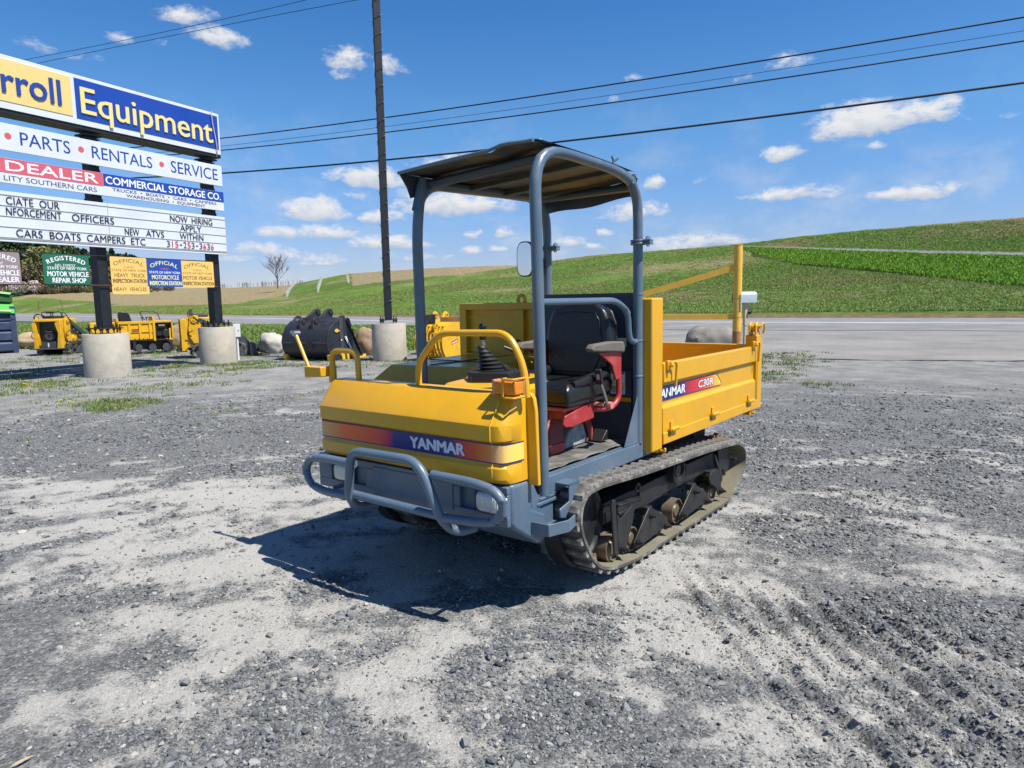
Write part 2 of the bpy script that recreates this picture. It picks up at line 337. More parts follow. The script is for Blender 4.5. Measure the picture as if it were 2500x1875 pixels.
def dustf(x,y):
    q=np.zeros_like(x)
    wx=x+.35*(fbm(x*1.3,y*1.3,3,5)-.5)*2; wy=y+.3*(fbm(x*1.3+9,y*1.3,3,9)-.5)*2
    for a,b,sa,sb,k in LIGHT: q=q+k*np.exp(-(((wx-a)/sa)**2+((wy-b)/sb)**2))
    for a,b,sa,sb,k in DARK: q=q-k*np.exp(-(((wx-a)/sa)**2+((wy-b)/sb)**2))
    r=np.hypot(x,y)
    th=np.arctan2(x,y)
    st=fbm(th*9+2*fbm(x*.8,y*.8,2,66),r*5.5,4,21)   # streaks dragged across the lot
    st2=fbm(x*3.1,y*3.1,4,22)
    st3=fbm(x*14,y*14,3,23)
    q=.33+q*.62+(st-.5)*1.9+(st2-.5)*1.7+(st3-.5)*1.4
    k=.85*sst(9,14,r)
    return (q-.22*sst(6.5,9,r))*(1-k)+k*(.36+.45*(st2-.5)+.30*(fbm(x*.35,y*.35,3,29)-.5))
def rutf(x,y):
    """lug ruts left by tracks turning, in front of the right side of the frame"""
    cxx=1.38+.10*(3.0-y)+.16*(3.0-y)**2*.4
    u=x-cxx
    env=sst(-.62,-.40,u)*sst(.75,.45,u)*sst(1.5,1.9,y)*sst(3.75,3.1,y+.5*u)
    wob=fbm(x*3,y*3,3,41)*1.6
    s=np.sin(2*math.pi*(u/.135)+wob*2.2)
    rid=np.sign(s)*np.abs(s)**.7
    br=sst(.25,.55,fbm(x*9,y*5,3,43))
    env2=.35*sst(.5,.8,fbm(x*.9,y*.9,3,47))*sst(7,4,np.hypot(x,y))
    s2=np.sin(2*math.pi*((x*.35+y*.94)/.11)+wob*4)
    return .021*rid*env*(.35+.65*br)+.006*s2*env2, env
def height(x,y):
    r=np.hypot(x,y)
    ru,env=rutf(x,y)
    fade=np.clip(4.5/np.maximum(r,1),.08,1)
    z=.035*(fbm(x*.55,y*.55,3,1)-.5)*sst(20,9,r)
    z=z+fade*(.016*(fbm(x*3,y*3,4,2)-.5)+.014*(fbm(x*11,y*11,3,3)-.5)*sst(14,6,r)+.010*(fbm(x*34,y*34,2,4)-.5)*sst(9,4,r))
    # level under the machine's tracks
    mx=(x-MO[0])*_ax.x+(y-MO[1])*_ax.y; my=(x-MO[0])*_ay.x+(y-MO[1])*_ay.y
    flat=sst(1.25,.85,np.abs(mx))*sst(1.7,1.2,np.abs(my-.1))
    z=z*(1-flat)+(-.004)*flat
    return z+ru
MO=(0.3275,4.6335)
def grid_mesh(name, X, Y, Z, m, attrs=None, kind='structure', col=None):
    nr,nc=X.shape; v=np.stack([X,Y,Z],-1).reshape(-1,3)
    i=np.arange(nr*nc).reshape(nr,nc); q=np.stack([i[:-1,:-1],i[1:,:-1],i[1:,1:],i[:-1,1:]],-1).reshape(-1,4)[:, ::-1]
    me=bpy.data.meshes.new(name); me.vertices.add(len(v)); me.vertices.foreach_set('co',v.ravel())
    me.loops.add(q.size); me.loops.foreach_set('vertex_index',q.ravel()); me.polygons.add(len(q))
    me.polygons.foreach_set('loop_start',np.arange(0,q.size,4)); me.polygons.foreach_set('loop_total',np.full(len(q),4))
    me.update(calc_edges=True)
    for k,a in (attrs or {}).items():
        at=me.attributes.new(k,'FLOAT','POINT'); at.data.foreach_set('value',np.ascontiguousarray(a,dtype=np.float32).ravel())
    if col is not None:
        at=me.attributes.new('tint','FLOAT_COLOR','POINT'); c=np.concatenate([col,np.ones(col.shape[:-1]+(1,))],-1); at.data.foreach_set('color',c.astype(np.float32).ravel())
    me.polygons.foreach_set('use_smooth',[True]*len(q))
    me.materials.append(m); o=bpy.data.objects.new(name,me); COL.objects.link(o); o['kind']=kind; return o
NEAR=[(80,-14),(40,9),(18,27),(8.4,31.7),(-6,41),(-18,48.4),(-36,65),(-62,88.6),(-130,150),(-230,240)]
FAR=[(110,-10),(60,18),(27.7,38.6),(13,50),(-9.9,69.4),(-36.7,98.8),(-83.5,153),(-160,240),(-250,340)]
APRON=[(75,-12),(40,4),(16,13.3),(11,14.9),(8.7,15.6),(6.8,16.4),(5.6,19),(4.6,22),(3.0,25),(2.4,33),(2.4,35.6),(8.4,31.9),(18,27.3),(40,9.5),(80,-12)]
LAWNP=[(2.2,35.5),(2.2,30),(1.0,25),(-1.0,22.6),(-4.8,21.9),(-8.6,24.3),(-13,25.4),(-18,26.9),(-30,31),(-60,44),(-110,80),(-130,148),(-62,88),(-36,64.6),(-18,48.1),(-6,40.8)]
def in_poly(px,py,P):
    P=np.array(P); n=len(P); ins=np.zeros(len(px),bool); j=n-1
    for i in range(n):
        c=((P[i,1]>py)!=(P[j,1]>py))&(px<(P[j,0]-P[i,0])*(py-P[i,1])/(P[j,1]-P[i,1]+1e-12)+P[i,0]); ins^=c; j=i
    return ins
# ---- gravel material
def gravel_mat():
    m=bpy.data.materials.new('gravel'); m.use_nodes=True; t=m.node_tree; n=t.nodes; l=t.links; p=n['Principled BSDF']
    p.inputs['Roughness'].default_value=.9; p.inputs['Specular IOR Level'].default_value=.25
    tc=n.new('ShaderNodeTexCoord'); P=tc.outputs['Object']
    at=n.new('ShaderNodeAttribute'); at.attribute_name='dust'
    def vor(s,off):
        mp=n.new('ShaderNodeMapping'); mp.inputs[1].default_value=off; l.new(P,mp.inputs[0])
        v=n.new('ShaderNodeTexVoronoi'); v.inputs['Scale'].default_value=s; l.new(mp.outputs[0],v.inputs['Vector']); return v
    v1=vor(62,(0,0,0)); v2=vor(24,(3,1,0)); v3=vor(130,(5,8,0))
    def sep(c): q=n.new('ShaderNodeSeparateColor'); l.new(c,q.inputs[0]); return q
    def ramp(f,st):
        r=n.new('ShaderNodeValToRGB'); l.new(f,r.inputs[0]); e=r.color_ramp.elements
        e[0].position=st[0][0]; e[0].color=(*st[0][1],1); e[1].position=st[-1][0]; e[1].color=(*st[-1][1],1)
        for pos,c in st[1:-1]: x=e.new(pos); x.color=(*c,1)
        return r.outputs[0]
    stone=ramp(sep(v1.outputs['Color']).outputs[0],[(0,(.030,.033,.036)),(.45,(.082,.088,.094)),(.75,(.140,.146,.152)),(.93,(.22,.224,.224)),(1,(.38,.375,.35))])
    stone3=ramp(sep(v3.outputs['Color']).outputs[1],[(0,(.042,.046,.050)),(.6,(.115,.120,.126)),(1,(.32,.32,.30))])
    mx0=n.new('ShaderNodeMix'); mx0.data_type='RGBA'; mx0.inputs[0].default_value=.4; l.new(stone,mx0.inputs[6]); l.new(stone3,mx0.inputs[7])
    nz=n.new('ShaderNodeTexNoise'); nz.inputs['Scale'].default_value=70; nz.inputs['Detail'].default_value=7; nz.inputs['Roughness'].default_value=.75; l.new(P,nz.inputs['Vector'])
    nz2=n.new('ShaderNodeTexNoise'); nz2.inputs['Scale'].default_value=260; nz2.inputs['Detail'].default_value=4; nz2.inputs['Roughness'].default_value=.8; l.new(P,nz2.inputs['Vector'])
    dust=ramp(nz2.outputs['Fac'],[(.30,(.12,.12,.115)),(.48,(.33,.322,.302)),(.66,(.56,.545,.505))])
    def mt(op,a,b):
        q=n.new('ShaderNodeMath'); q.operation=op
        for i,x in enumerate((a,b)):
            if isinstance(x,(int,float)): q.inputs[i].default_value=x
            else: l.new(x,q.inputs[i])
        return q.outputs[0]
    # dust lies between and over the stones
    f=mt('ADD',at.outputs['Fac'],mt('MULTIPLY',mt('SUBTRACT',nz.outputs['Fac'],.5),2.6))
    f=mt('ADD',f,mt('MULTIPLY',mt('SUBTRACT',v1.outputs['Distance'],.45),.30))
    mr=n.new('ShaderNodeMapRange'); mr.interpolation_type='SMOOTHSTEP'; mr.inputs[1].default_value=.0; mr.inputs[2].default_value=1.0; mr.inputs[3].default_value=.08; mr.inputs[4].default_value=.96; l.new(f,mr.inputs[0])
    mx=n.new('ShaderNodeMix'); mx.data_type='RGBA'; l.new(mr.outputs[0],mx.inputs[0]); l.new(mx0.outputs[2],mx.inputs[6]); l.new(dust,mx.inputs[7]); l.new(mx.outputs[2],p.inputs['Base Color'])
    inv=mt('SUBTRACT',1.0,mt('MULTIPLY',mr.outputs[0],.6))
    hgt=mt('ADD',mt('MULTIPLY',mt('SUBTRACT',.6,v1.outputs['Distance']),inv),mt('MULTIPLY',nz2.outputs['Fac'],.45))
    hgt=mt('ADD',hgt,mt('MULTIPLY',mt('SUBTRACT',.6,v2.outputs['Distance']),mt('MULTIPLY',inv,.45)))
    b=n.new('ShaderNodeBump'); b.inputs['Strength'].default_value=.9; b.inputs['Distance'].default_value=.012; l.new(hgt,b.inputs['Height']); l.new(b.outputs[0],p.inputs['Normal'])
    return m
GRAV=gravel_mat()
nr,nc=600,860
r_=1.05*(62/1.05)**np.linspace(0,1,nr); th_=np.radians(np.linspace(-60,60,nc))
RR,TT=np.meshgrid(r_,th_,indexing='ij'); GX=RR*np.sin(TT); GY=RR*np.cos(TT)
GD=dustf(GX,GY); GZ=height(GX,GY)
GZ=np.where(in_poly(GX.ravel(),GY.ravel(),APRON).reshape(GX.shape)|in_poly(GX.ravel(),GY.ravel(),LAWNP).reshape(GX.shape)|in_poly(GX.ravel(),GY.ravel(),NEAR+FAR[::-1]).reshape(GX.shape),-.03,GZ)
grid_mesh('gravel_lot',GX,GY,GZ,GRAV,{'dust':GD})
# ---- terrain sheet out to the hills (fields laid out by bearing and distance)
T_sky=([-60,-35.75,-28.66,-22.05,-17.5,-15.66,-12.84,-9.65,-4.77,0.7,6.76,11.57,14.7,19.21,22.08,26.18,31.22,35.76,60],[.02,0.0239,0.0236,0.0226,0.0249,0.0312,0.0401,0.0435,0.0475,0.0487,0.0606,0.0638,0.0664,0.0708,0.0754,0.0792,0.0819,0.0829,.07])
T_r0=([-60,-35,-28.8,-20.6,-8.17,5.08,14.77,23.67,36.13,60],[420,300,172,103.5,69.0,56.2,50.8,48.5,46.9,52])
T_R=([-60,-35,-22,-16,-5,10,20,36,60],[520,430,330,260,200,170,150,140,140])
tr0=lambda a:np.interp(a,*T_r0); tR=lambda a:np.interp(a,*T_R)
def terrain_z(a,r):
    r0=tr0(a)+1; Rr=tR(a); e0=(-1.5)/r0; eR=np.interp(a,*T_sky); 
    s=np.clip((r-r0)/(Rr-r0),0,1); e=e0+(eR-e0)*s**.85
    z=1.5+r*e
    zr=1.5+Rr*eR
    z=np.where(r>Rr, zr-(r-Rr)*.02-.0, z)
    z=np.where(r<r0, -.14+.14*sst(-6,0,r-r0), z)
    return z
def zone_cols(a,e,r,x,y):
    n1=fbm(x*.08,y*.08,4,60); n2=fbm(x*.35,y*.35,3,61); n3=fbm(x*.02+3,y*.02,3,62)
    je=e+(n1-.5)*.004; 
    G=np.array([.062,.125,.018]); G2=np.array([.105,.175,.030]); TAN=np.array([.215,.190,.095]); BR=np.array([.245,.185,.118]); CR=np.array([.13,.255,.014]); CRD=np.array([.045,.085,.016]); VG=np.array([.17,.115,.065])
    def mixc(A,B,t): t=np.clip(t,0,1)[...,None]; return A*(1-t)+B*t
    c=mixc(G,G2,(n2-.3)*2)*(.75+.5*n3)[...,None]
    c=mixc(c,TAN,sst(.46,.62,n1)*.75+.10)
    I=lambda T: np.interp(a,*T)
    # middle and right: tan band between the crop strip and the lower green
    band=sst(-.012,.0,je-(-.006))*sst(.030,.018,je)*sst(8,15,a)
    c=mixc(c,TAN*.8,band*.65)
    sk=I(T_sky)
    up=sst(17.5,18.6,a)
    rT=I(([18.21,20.88,27.8,35.89,60],[0.0662,0.0627,0.054,0.0434,.02])); rB=I(([18.21,20.88,27.81,35.9,60],[0.0651,0.0616,0.051,0.0394,.014]))
    cB=I(([18.22,18.79,22.14,29.4,36.01,60],[0.0598,0.0556,0.0401,0.0233,0.0044,-.03]))
    crop=((je<rB-.0008)&(e>cB+(n1-.5)*.006)&(a>18.2))
    cc=mixc(CRD,CR,sst(0,.012,e-cB)*(.55+.6*n2)); c=np.where(crop[...,None],cc,c)
    dk=((np.abs(e-cB+.0015)<.0022)&(a>18.8))[...,None]; c=np.where(dk,np.array([.05,.065,.022]),c)
    top=((e>rT)&(a>17.8)); ct=mixc(G*1.05,BR*.85,.9*sst(.50,.66,n1+.10*sst(27,35,a)-.04+.8*(n2-.5))); c=np.where(top[...,None],ct,c)
    rd=((e<=rT)&(e>=rB)&(a>18.2)); c=np.where(rd[...,None],np.array([.20,.205,.215]),c)
    # tilled crown of the middle hill
    bB=I(([-17.57,-12.89,-9.69,-6.92,-2.48,0.7,2.82],[0.0041,0.0223,0.0288,0.0332,0.0395,0.0459,0.062]))
    tl=((a>-12.6)&(a<3)&(je>bB+(n2-.5)*.004)); c=np.where(tl[...,None],mixc(BR,TAN,n2),c)
    # left fields
    tT=I(([-60,-35.78,-30.44,-23.32,-21.62,-16.83],[.014,0.0165,0.0189,0.0244,0.0241,0.0286])); tB=I(([-60,-35.79,-33.56,-30.49,-27.98,-23.41,-20.54,-17.85,-16.84],[.014,0.016,0.0122,0.0065,0.0022,-0.0009,0.004,0.0113,0.0253]))
    lf=a<-16.8
    til=lf&(je<tT+.002)&(je>tB); c=np.where(til[...,None],mixc(BR,TAN,n1+.1),c)
    c=np.where((lf&(je>=tT+.002))[...,None],mixc(TAN*.8,G,n1),c)
    # bare verge along the road
    vg=sst(.0062,.0035,(e-(-1.5/(tr0(a)+1)))+(n2-.5)*.002)*sst(-33,-26,a); c=mixc(c,VG,vg*.85)
    return c
nr2,nc2=330,980
rr=np.concatenate([np.linspace(.5,40,14),40*(620/40)**np.linspace(0.01,1,nr2-14)]); tt=np.linspace(-62,62,nc2)
A2,R2=np.meshgrid(tt,rr); X2=R2*np.sin(np.radians(A2)); Y2=R2*np.cos(np.radians(A2)); Z2=terrain_z(A2,R2)
rough=(fbm(X2*.05,Y2*.05,3,70)-.5)*sst(0,60,R2-tr0(A2))*1.0*sst(0,40,tR(A2)-R2)
Z2=Z2+rough*.9+(fbm(X2*.8,Y2*.8,2,71)-.5)*.12*sst(0,10,R2-tr0(A2)-1)
E2=(Z2-1.5)/R2
def field_mat():
    m=bpy.data.materials.new('field'); m.use_nodes=True; t=m.node_tree; n=t.nodes; l=t.links; p=n['Principled BSDF']
    p.inputs['Roughness'].default_value=.95; p.inputs['Specular IOR Level'].default_value=.1
    at=n.new('ShaderNodeAttribute'); at.attribute_name='tint'; tc=n.new('ShaderNodeTexCoord')
    def nz(s,d,r): q=n.new('ShaderNodeTexNoise'); q.inputs['Scale'].default_value=s; q.inputs['Detail'].default_value=d; q.inputs['Roughness'].default_value=r; l.new(tc.outputs['Object'],q.inputs['Vector']); return q
    a=nz(1.3,6,.75); b=nz(6,4,.8)
    mr=n.new('ShaderNodeMapRange'); mr.inputs[1].default_value=.3; mr.inputs[2].default_value=.7; mr.inputs[3].default_value=.55; mr.inputs[4].default_value=1.5; l.new(a.outputs['Fac'],mr.inputs[0])
    mr2=n.new('ShaderNodeMapRange'); mr2.inputs[1].default_value=.3; mr2.inputs[2].default_value=.7; mr2.inputs[3].default_value=.6; mr2.inputs[4].default_value=1.4; l.new(b.outputs['Fac'],mr2.inputs[0])
    mu=n.new('ShaderNodeMath'); mu.operation='MULTIPLY'; l.new(mr.outputs[0],mu.inputs[0]); l.new(mr2.outputs[0],mu.inputs[1])
    s=n.new('ShaderNodeVectorMath'); s.operation='SCALE'; l.new(at.outputs['Color'],s.inputs[0]); l.new(mu.outputs[0],s.inputs['Scale'])
    l.new(s.outputs[0],p.inputs['Base Color'])
    bp=n.new('ShaderNodeBump'); bp.inputs['Strength'].default_value=1; bp.inputs['Distance'].default_value=.35; l.new(a.outputs['Fac'],bp.inputs['Height']); l.new(bp.outputs[0],p.inputs['Normal'])
    return m
FIELD=field_mat()
grid_mesh('hills',X2,Y2,Z2,FIELD,col=zone_cols(A2,E2,R2,X2,Y2))
# plain ground behind the camera and to the horizon
gm_=MB(); seg=72; rads=[0,30,120,600,1600]; vs=[(0,0,-.20)]
for r in rads[1:]:
    for k in range(seg): a=2*math.pi*k/seg; vs.append((r*math.sin(a),r*math.cos(a),-.20))
fs=[(0,1+(k+1)%seg,1+k) for k in range(seg)]
for i in range(len(rads)-2):
    for k in range(seg): a=1+i*seg+k; b=1+i*seg+(k+1)%seg; fs.append((a,b,b+seg,a+seg))
gm_.add(vs,fs)
GNDM=mat('far_ground',(.10,.12,.05),.95,var=.3,vscale=.05)
part('ground',gm_,GNDM,kind='structure',smooth=None)
# ---- asphalt
def asphalt(name,base,sc=1.0,lightdust=.15):
    m=bpy.data.materials.new(name); m.use_nodes=True; t=m.node_tree; n=t.nodes; l=t.links; p=n['Principled BSDF']; p.inputs['Roughness'].default_value=.85; p.inputs['Specular IOR Level'].default_value=.3
    tc=n.new('ShaderNodeTexCoord')
    def nz(s,d,r,sc=(1,1,1)):
        mp=n.new('ShaderNodeMapping'); mp.inputs[3].default_value=sc; l.new(tc.outputs['Object'],mp.inputs[0])
        q=n.new('ShaderNodeTexNoise'); q.inputs['Scale'].default_value=s; q.inputs['Detail'].default_value=d; q.inputs['Roughness'].default_value=r; l.new(mp.outputs[0],q.inputs['Vector']); return q.outputs['Fac']
    a=nz(.35,8,.65); b=nz(60,3,.8); mr=n.new('ShaderNodeMapRange'); mr.inputs[1].default_value=.35; mr.inputs[2].default_value=.65; mr.inputs[3].default_value=.8; mr.inputs[4].default_value=1.22; l.new(a,mr.inputs[0])
    mr2=n.new('ShaderNodeMapRange'); mr2.inputs[1].default_value=.3; mr2.inputs[2].default_value=.7; mr2.inputs[3].default_value=.6; mr2.inputs[4].default_value=1.4; l.new(b,mr2.inputs[0])
    mu=n.new('ShaderNodeMath'); mu.operation='MULTIPLY'; l.new(mr.outputs[0],mu.inputs[0]); l.new(mr2.outputs[0],mu.inputs[1])
    s=n.new('ShaderNodeVectorMath'); s.operation='SCALE'; s.inputs[0].default_value=base; l.new(mu.outputs[0],s.inputs['Scale']); l.new(s.outputs[0],p.inputs['Base Color'])
    bp=n.new('ShaderNodeBump'); bp.inputs['Strength'].default_value=.5; bp.inputs['Distance'].default_value=.006; l.new(b,bp.inputs['Height']); l.new(bp.outputs[0],p.inputs['Normal'])
    return m
ROADM=asphalt('road_asphalt',(.185,.184,.186)); APRM=asphalt('apron_asphalt',(.205,.196,.183))
def dens(P,n=60):
    P=np.array(P,float); d=np.r_[0,np.cumsum(np.hypot(*np.diff(P,axis=0).T))]; t=np.linspace(0,d[-1],n)
    return np.stack([np.interp(t,d,P[:,0]),np.interp(t,d,P[:,1])],1)
def strip(name,A,B,z,m,kind=None,parent=None):
    n=len(A); mb=MB(); mb.add([(a[0],a[1],z) for a in A]+[(b[0],b[1],z) for b in B],[(i,i+1,n+i+1,n+i) for i in range(n-1)]); return part(name,mb,m,parent,kind=kind,smooth=None)
nA,nB=dens(NEAR),dens(FAR)
road=strip('road',nA,nB,.016,ROADM,'structure')
LINE=dens([(75,-2),(45,17),(22.3,33.2),(10.9,41.3),(-8,54.7),(-30,79.7),(-87,135.6),(-150,200)],80)
def offset(P,d):
    T=np.gradient(P,axis=0); T/=np.hypot(*T.T)[:,None]; return P+np.stack([-T[:,1],T[:,0]],1)*d
PWH=mat('road_paint_white',(.75,.75,.72),.7,var=.15,vscale=3); PYE=mat('road_paint_yellow',(.55,.40,.10),.7,var=.2,vscale=3)
strip('road_marking',offset(LINE,-.20),offset(LINE,.20),.021,PWH,parent=road)
strip('road_marking',offset(nB,-1.1),offset(nB,-1.35),.021,PYE,parent=road)
rT=np.array([(x,y) for x,y in nA])
CRK=mat('crack_sealer',(.03,.03,.032),.6)
for off,w in ((-.5,.09),(1.9,.05)): strip('road_crack',offset(nA[:26],-off),offset(nA[:26],-off-w),.022,CRK,parent=road)
def poly(name,P,z,m,kind='structure'):
    """filled ground polygon with ragged edge"""
    import mathutils.geometry as mg
    Q=[]
    n=len(P)
    for i in range(n):
        a=np.array(P[i],float); b=np.array(P[(i+1)%n],float); k=max(1,int(np.hypot(*(b-a))/.35)) if np.hypot(*a)<45 else 2
        for j in range(k):
            c=a+(b-a)*j/k; w=.25*(mnoise.noise(Vector((c[0]*1.3,c[1]*1.3,5)))+.5*mnoise.noise(Vector((c[0]*4,c[1]*4,9)))) if np.hypot(*c)<30 else 0
            Q.append((c[0]+w,c[1]+w))
    tri=mg.tessellate_polygon([[Vector((x,y,0)) for x,y in Q]])
    mb=MB().add([(x,y,z) for x,y in Q],[tuple(t) for t in tri])
    o=part(name,mb,m,kind=kind,smooth=None)
    me=o.data
    import bmesh
    bm=bmesh.new(); bm.from_mesh(me); bmesh.ops.recalc_face_normals(bm,faces=bm.faces)
    for f in bm.faces:
        if f.normal.z<0: f.normal_flip()
    bm.to_mesh(me); bm.free(); return o
poly('asphalt_apron',APRON,.006,APRM)
SOIL=mat('lawn_soil',(.050,.085,.022),.95,var=.3,vscale=3)
poly('lawn',LAWNP,.010,SOIL)
# ---- scattering (ground cover only)
def scatter(name, pts, rot, scl, idx, sources, label, cat):
    c=bpy.data.collections.new(name+'_sources')
    for i,s in enumerate(sources):
        o=bpy.data.objects.new('%s_piece'%name,s); c.objects.link(o)
    me=bpy.data.meshes.new(name); me.vertices.add(len(pts)); me.vertices.foreach_set('co',np.asarray(pts,dtype=np.float32).ravel())
    for k,ty,v in (('rot','FLOAT_VECTOR',rot),('scl','FLOAT_VECTOR',scl)):
        a=me.attributes.new(k,ty,'POINT'); a.data.foreach_set('vector',np.ascontiguousarray(v,dtype=np.float32).ravel())
    a=me.attributes.new('idx','INT','POINT'); a.data.foreach_set('value',np.ascontiguousarray(idx,dtype=np.int32))
    me.update(); o=bpy.data.objects.new(name,me); COL.objects.link(o); tag(o,label,cat,kind='stuff')
    gt=bpy.data.node_groups.new(name+'_nodes','GeometryNodeTree'); gt.interface.new_socket(name='Geometry',in_out='INPUT',socket_type='NodeSocketGeometry'); gt.interface.new_socket(name='Geometry',in_out='OUTPUT',socket_type='NodeSocketGeometry')
    n=gt.nodes; l=gt.links; gi=n.new('NodeGroupInput'); go=n.new('NodeGroupOutput'); ip=n.new('GeometryNodeInstanceOnPoints'); ci=n.new('GeometryNodeCollectionInfo')
    ci.inputs[0].default_value=c; ci.inputs['Separate Children'].default_value=True; ci.inputs['Reset Children'].default_value=True
    ip.inputs['Pick Instance'].default_value=True
    def na(nm,ty):
        q=n.new('GeometryNodeInputNamedAttribute'); q.data_type=ty; q.inputs[0].default_value=nm; return q.outputs[0]
    er=n.new('FunctionNodeEulerToRotation'); l.new(na('rot','FLOAT_VECTOR'),er.inputs[0])
    l.new(gi.outputs[0],ip.inputs['Points']); l.new(ci.outputs[0],ip.inputs['Instance']); l.new(na('idx','INT'),ip.inputs['Instance Index']); l.new(er.outputs[0],ip.inputs['Rotation']); l.new(na('scl','FLOAT_VECTOR'),ip.inputs['Scale'])
    l.new(ip.outputs[0],go.inputs[0])
    md=o.modifiers.new('scatter','NODES'); md.node_group=gt
    return o
def stone_mesh(seed,sub=1,m=None,flat=.65):
    import bmesh
    bm=bmesh.new(); bmesh.ops.create_icosphere(bm,subdivisions=sub,radius=.5)
    for v in bm.verts:
        d=1+.42*mnoise.noise(v.co*2.2+Vector((seed*3.1,seed,0)))+.18*mnoise.noise(v.co*5+Vector((seed,7,seed*2)))
        v.co=v.co*d
        v.co.z*=flat
    # chop facets
    for q in range(3):
        nn=Vector((math.sin(seed*5+q*2.1),math.cos(seed*3+q*1.7),math.sin(seed+q))).normalized()
        for v in bm.verts:
            d=v.co.dot(nn)
            if d>.33: v.co-=nn*(d-.33)
    me=bpy.data.meshes.new('stone'); bm.to_mesh(me); bm.free(); me.materials.append(m); return me
def stone_mat(name,c0,c1):
    m=bpy.data.materials.new(name); m.use_nodes=True; t=m.node_tree; n=t.nodes; l=t.links; p=n['Principled BSDF']; p.inputs['Roughness'].default_value=.85; p.inputs['Specular IOR Level'].default_value=.3
    oi=n.new('ShaderNodeObjectInfo'); tc=n.new('ShaderNodeTexCoord'); nz=n.new('ShaderNodeTexNoise'); nz.inputs['Scale'].default_value=3; nz.inputs['Detail'].default_value=6; l.new(tc.outputs['Object'],nz.inputs['Vector'])
    ad=n.new('ShaderNodeMath'); ad.operation='MULTIPLY_ADD'; l.new(nz.outputs['Fac'],ad.inputs[0]); ad.inputs[1].default_value=.7
    l.new(oi.outputs['Random'],ad.inputs[2]); sb=n.new('ShaderNodeMath'); sb.operation='SUBTRACT'; l.new(ad.outputs[0],sb.inputs[0]); sb.inputs[1].default_value=.35
    mx=n.new('ShaderNodeMix'); mx.data_type='RGBA'; l.new(sb.outputs[0],mx.inputs[0]); mx.inputs[6].default_value=(*c0,1); mx.inputs[7].default_value=(*c1,1); mx.clamp_factor=True; l.new(mx.outputs[2],p.inputs['Base Color'])
    return m
SM1=stone_mat('gravel_stone_dark',(.055,.061,.068),(.20,.21,.217)); SM2=stone_mat('gravel_stone_dusty',(.14,.138,.13),(.36,.35,.325))
srcs=[stone_mesh(i,1,SM1 if i<4 else SM2) for i in range(8)]
NP=250000
th=np.radians(rng.uniform(-44,44,NP)); r=1.55*(14/1.55)**rng.uniform(0,1,NP); x=r*np.sin(th); y=r*np.cos(th)
D=dustf(x,y); _,env=rutf(x,y)
cl=fbm(x*1.6,y*1.6,3,91); pr=np.clip(.95-1.0*D,.10,1)*sst(.32,.62,cl+.10*(r>5))+.45*env
keep=rng.uniform(0,1,NP)<np.clip(pr,.07,1)*sst(14,7.5,r); x,y,r,D,cl=x[keep],y[keep],r[keep],D[keep],cl[keep]; n=len(x)
sz=np.exp(rng.normal(0,.45,n))*(.0046+.0012*r)*(.8+.5*cl); big=rng.uniform(0,1,n)<.022; sz[big]*=rng.uniform(1.6,3.0,big.sum()); sz=np.clip(sz,.004,.05)
z=height(x,y)+sz*.12
idx=np.where(rng.uniform(0,1,n)<np.clip(D*.9,.15,.85),rng.integers(4,8,n),rng.integers(0,4,n))
scl=np.stack([sz*rng.uniform(.8,1.5,n),sz*rng.uniform(.8,1.2,n),sz*rng.uniform(.7,1.1,n)],1)
rot=np.stack([rng.normal(0,.35,n),rng.normal(0,.35,n),rng.uniform(0,6.28,n)],1)
scatter('loose_gravel',np.stack([x,y,z],1),rot,scl,idx,srcs,'loose grey crushed stones scattered over the gravel lot','gravel')
# ---- grass and weeds
def blade_tuft(seed,n,h,w,m,spread=.5,lean=.5):
    rg=np.random.default_rng(seed); mb=MB()
    for i in range(n):
        a=rg.uniform(0,6.28); px,py=rg.normal(0,spread*.35,2); hh=h*rg.uniform(.5,1.1); le=rg.uniform(.1,lean)*hh; ww=w*rg.uniform(.6,1.2); dx,dy=math.cos(a),math.sin(a)
        b=rg.uniform(0,6.28); tx,ty=math.cos(b)*ww,math.sin(b)*ww
        mb.add([(px-tx,py-ty,-.02),(px+tx,py+ty,-.02),(px+dx*le*.35+tx*.7,py+dy*le*.35+ty*.7,hh*.6),(px+dx*le*.35-tx*.7,py+dy*le*.35-ty*.7,hh*.6),(px+dx*le,py+dy*le,hh)],[(0,1,2,3),(3,2,4)])
    return mesh_of('tuft',mb,m,None)
def leaf_mat(name,a,b):
    m=stone_mat(name,a,b); p=m.node_tree.nodes['Principled BSDF']; p.inputs['Roughness'].default_value=.6; p.inputs['Specular IOR Level'].default_value=.3
    m.node_tree.nodes['Principled BSDF'].inputs['Subsurface Weight'].default_value=0
    return m
LF1=leaf_mat('lawn_blade',(.055,.15,.012),(.15,.28,.03)); LF2=leaf_mat('weed_leaf',(.06,.12,.02),(.16,.22,.05)); LF3=leaf_mat('dry_blade',(.20,.17,.08),(.36,.31,.16)); DAN=mat('dandelion',(.75,.52,.02),.7)
lt=[blade_tuft(i,26,.085,.006,LF1,.5,.7) for i in range(4)]+[blade_tuft(9,20,.11,.006,LF3,.5,.8)]
q=90000; th=np.radians(rng.uniform(-42,12,q)); r=rng.uniform(20,75,q)**1.0; x=r*np.sin(th); y=r*np.cos(th); k=in_poly(x,y,LAWNP); x,y,r=x[k],y[k],r[k]; n=len(x)
sc=rng.uniform(.8,1.5,n)*(.75+r*.02); ii=rng.integers(0,4,n); ii[rng.uniform(0,1,n)<.07]=4
scatter('lawn_grass',np.stack([x,y,np.full(n,.02)],1),np.stack([np.zeros(n),np.zeros(n),rng.uniform(0,6.28,n)],1),np.stack([sc*1.6,sc*1.6,sc],1),ii,lt,'short green spring grass between the gravel and the road','grass')
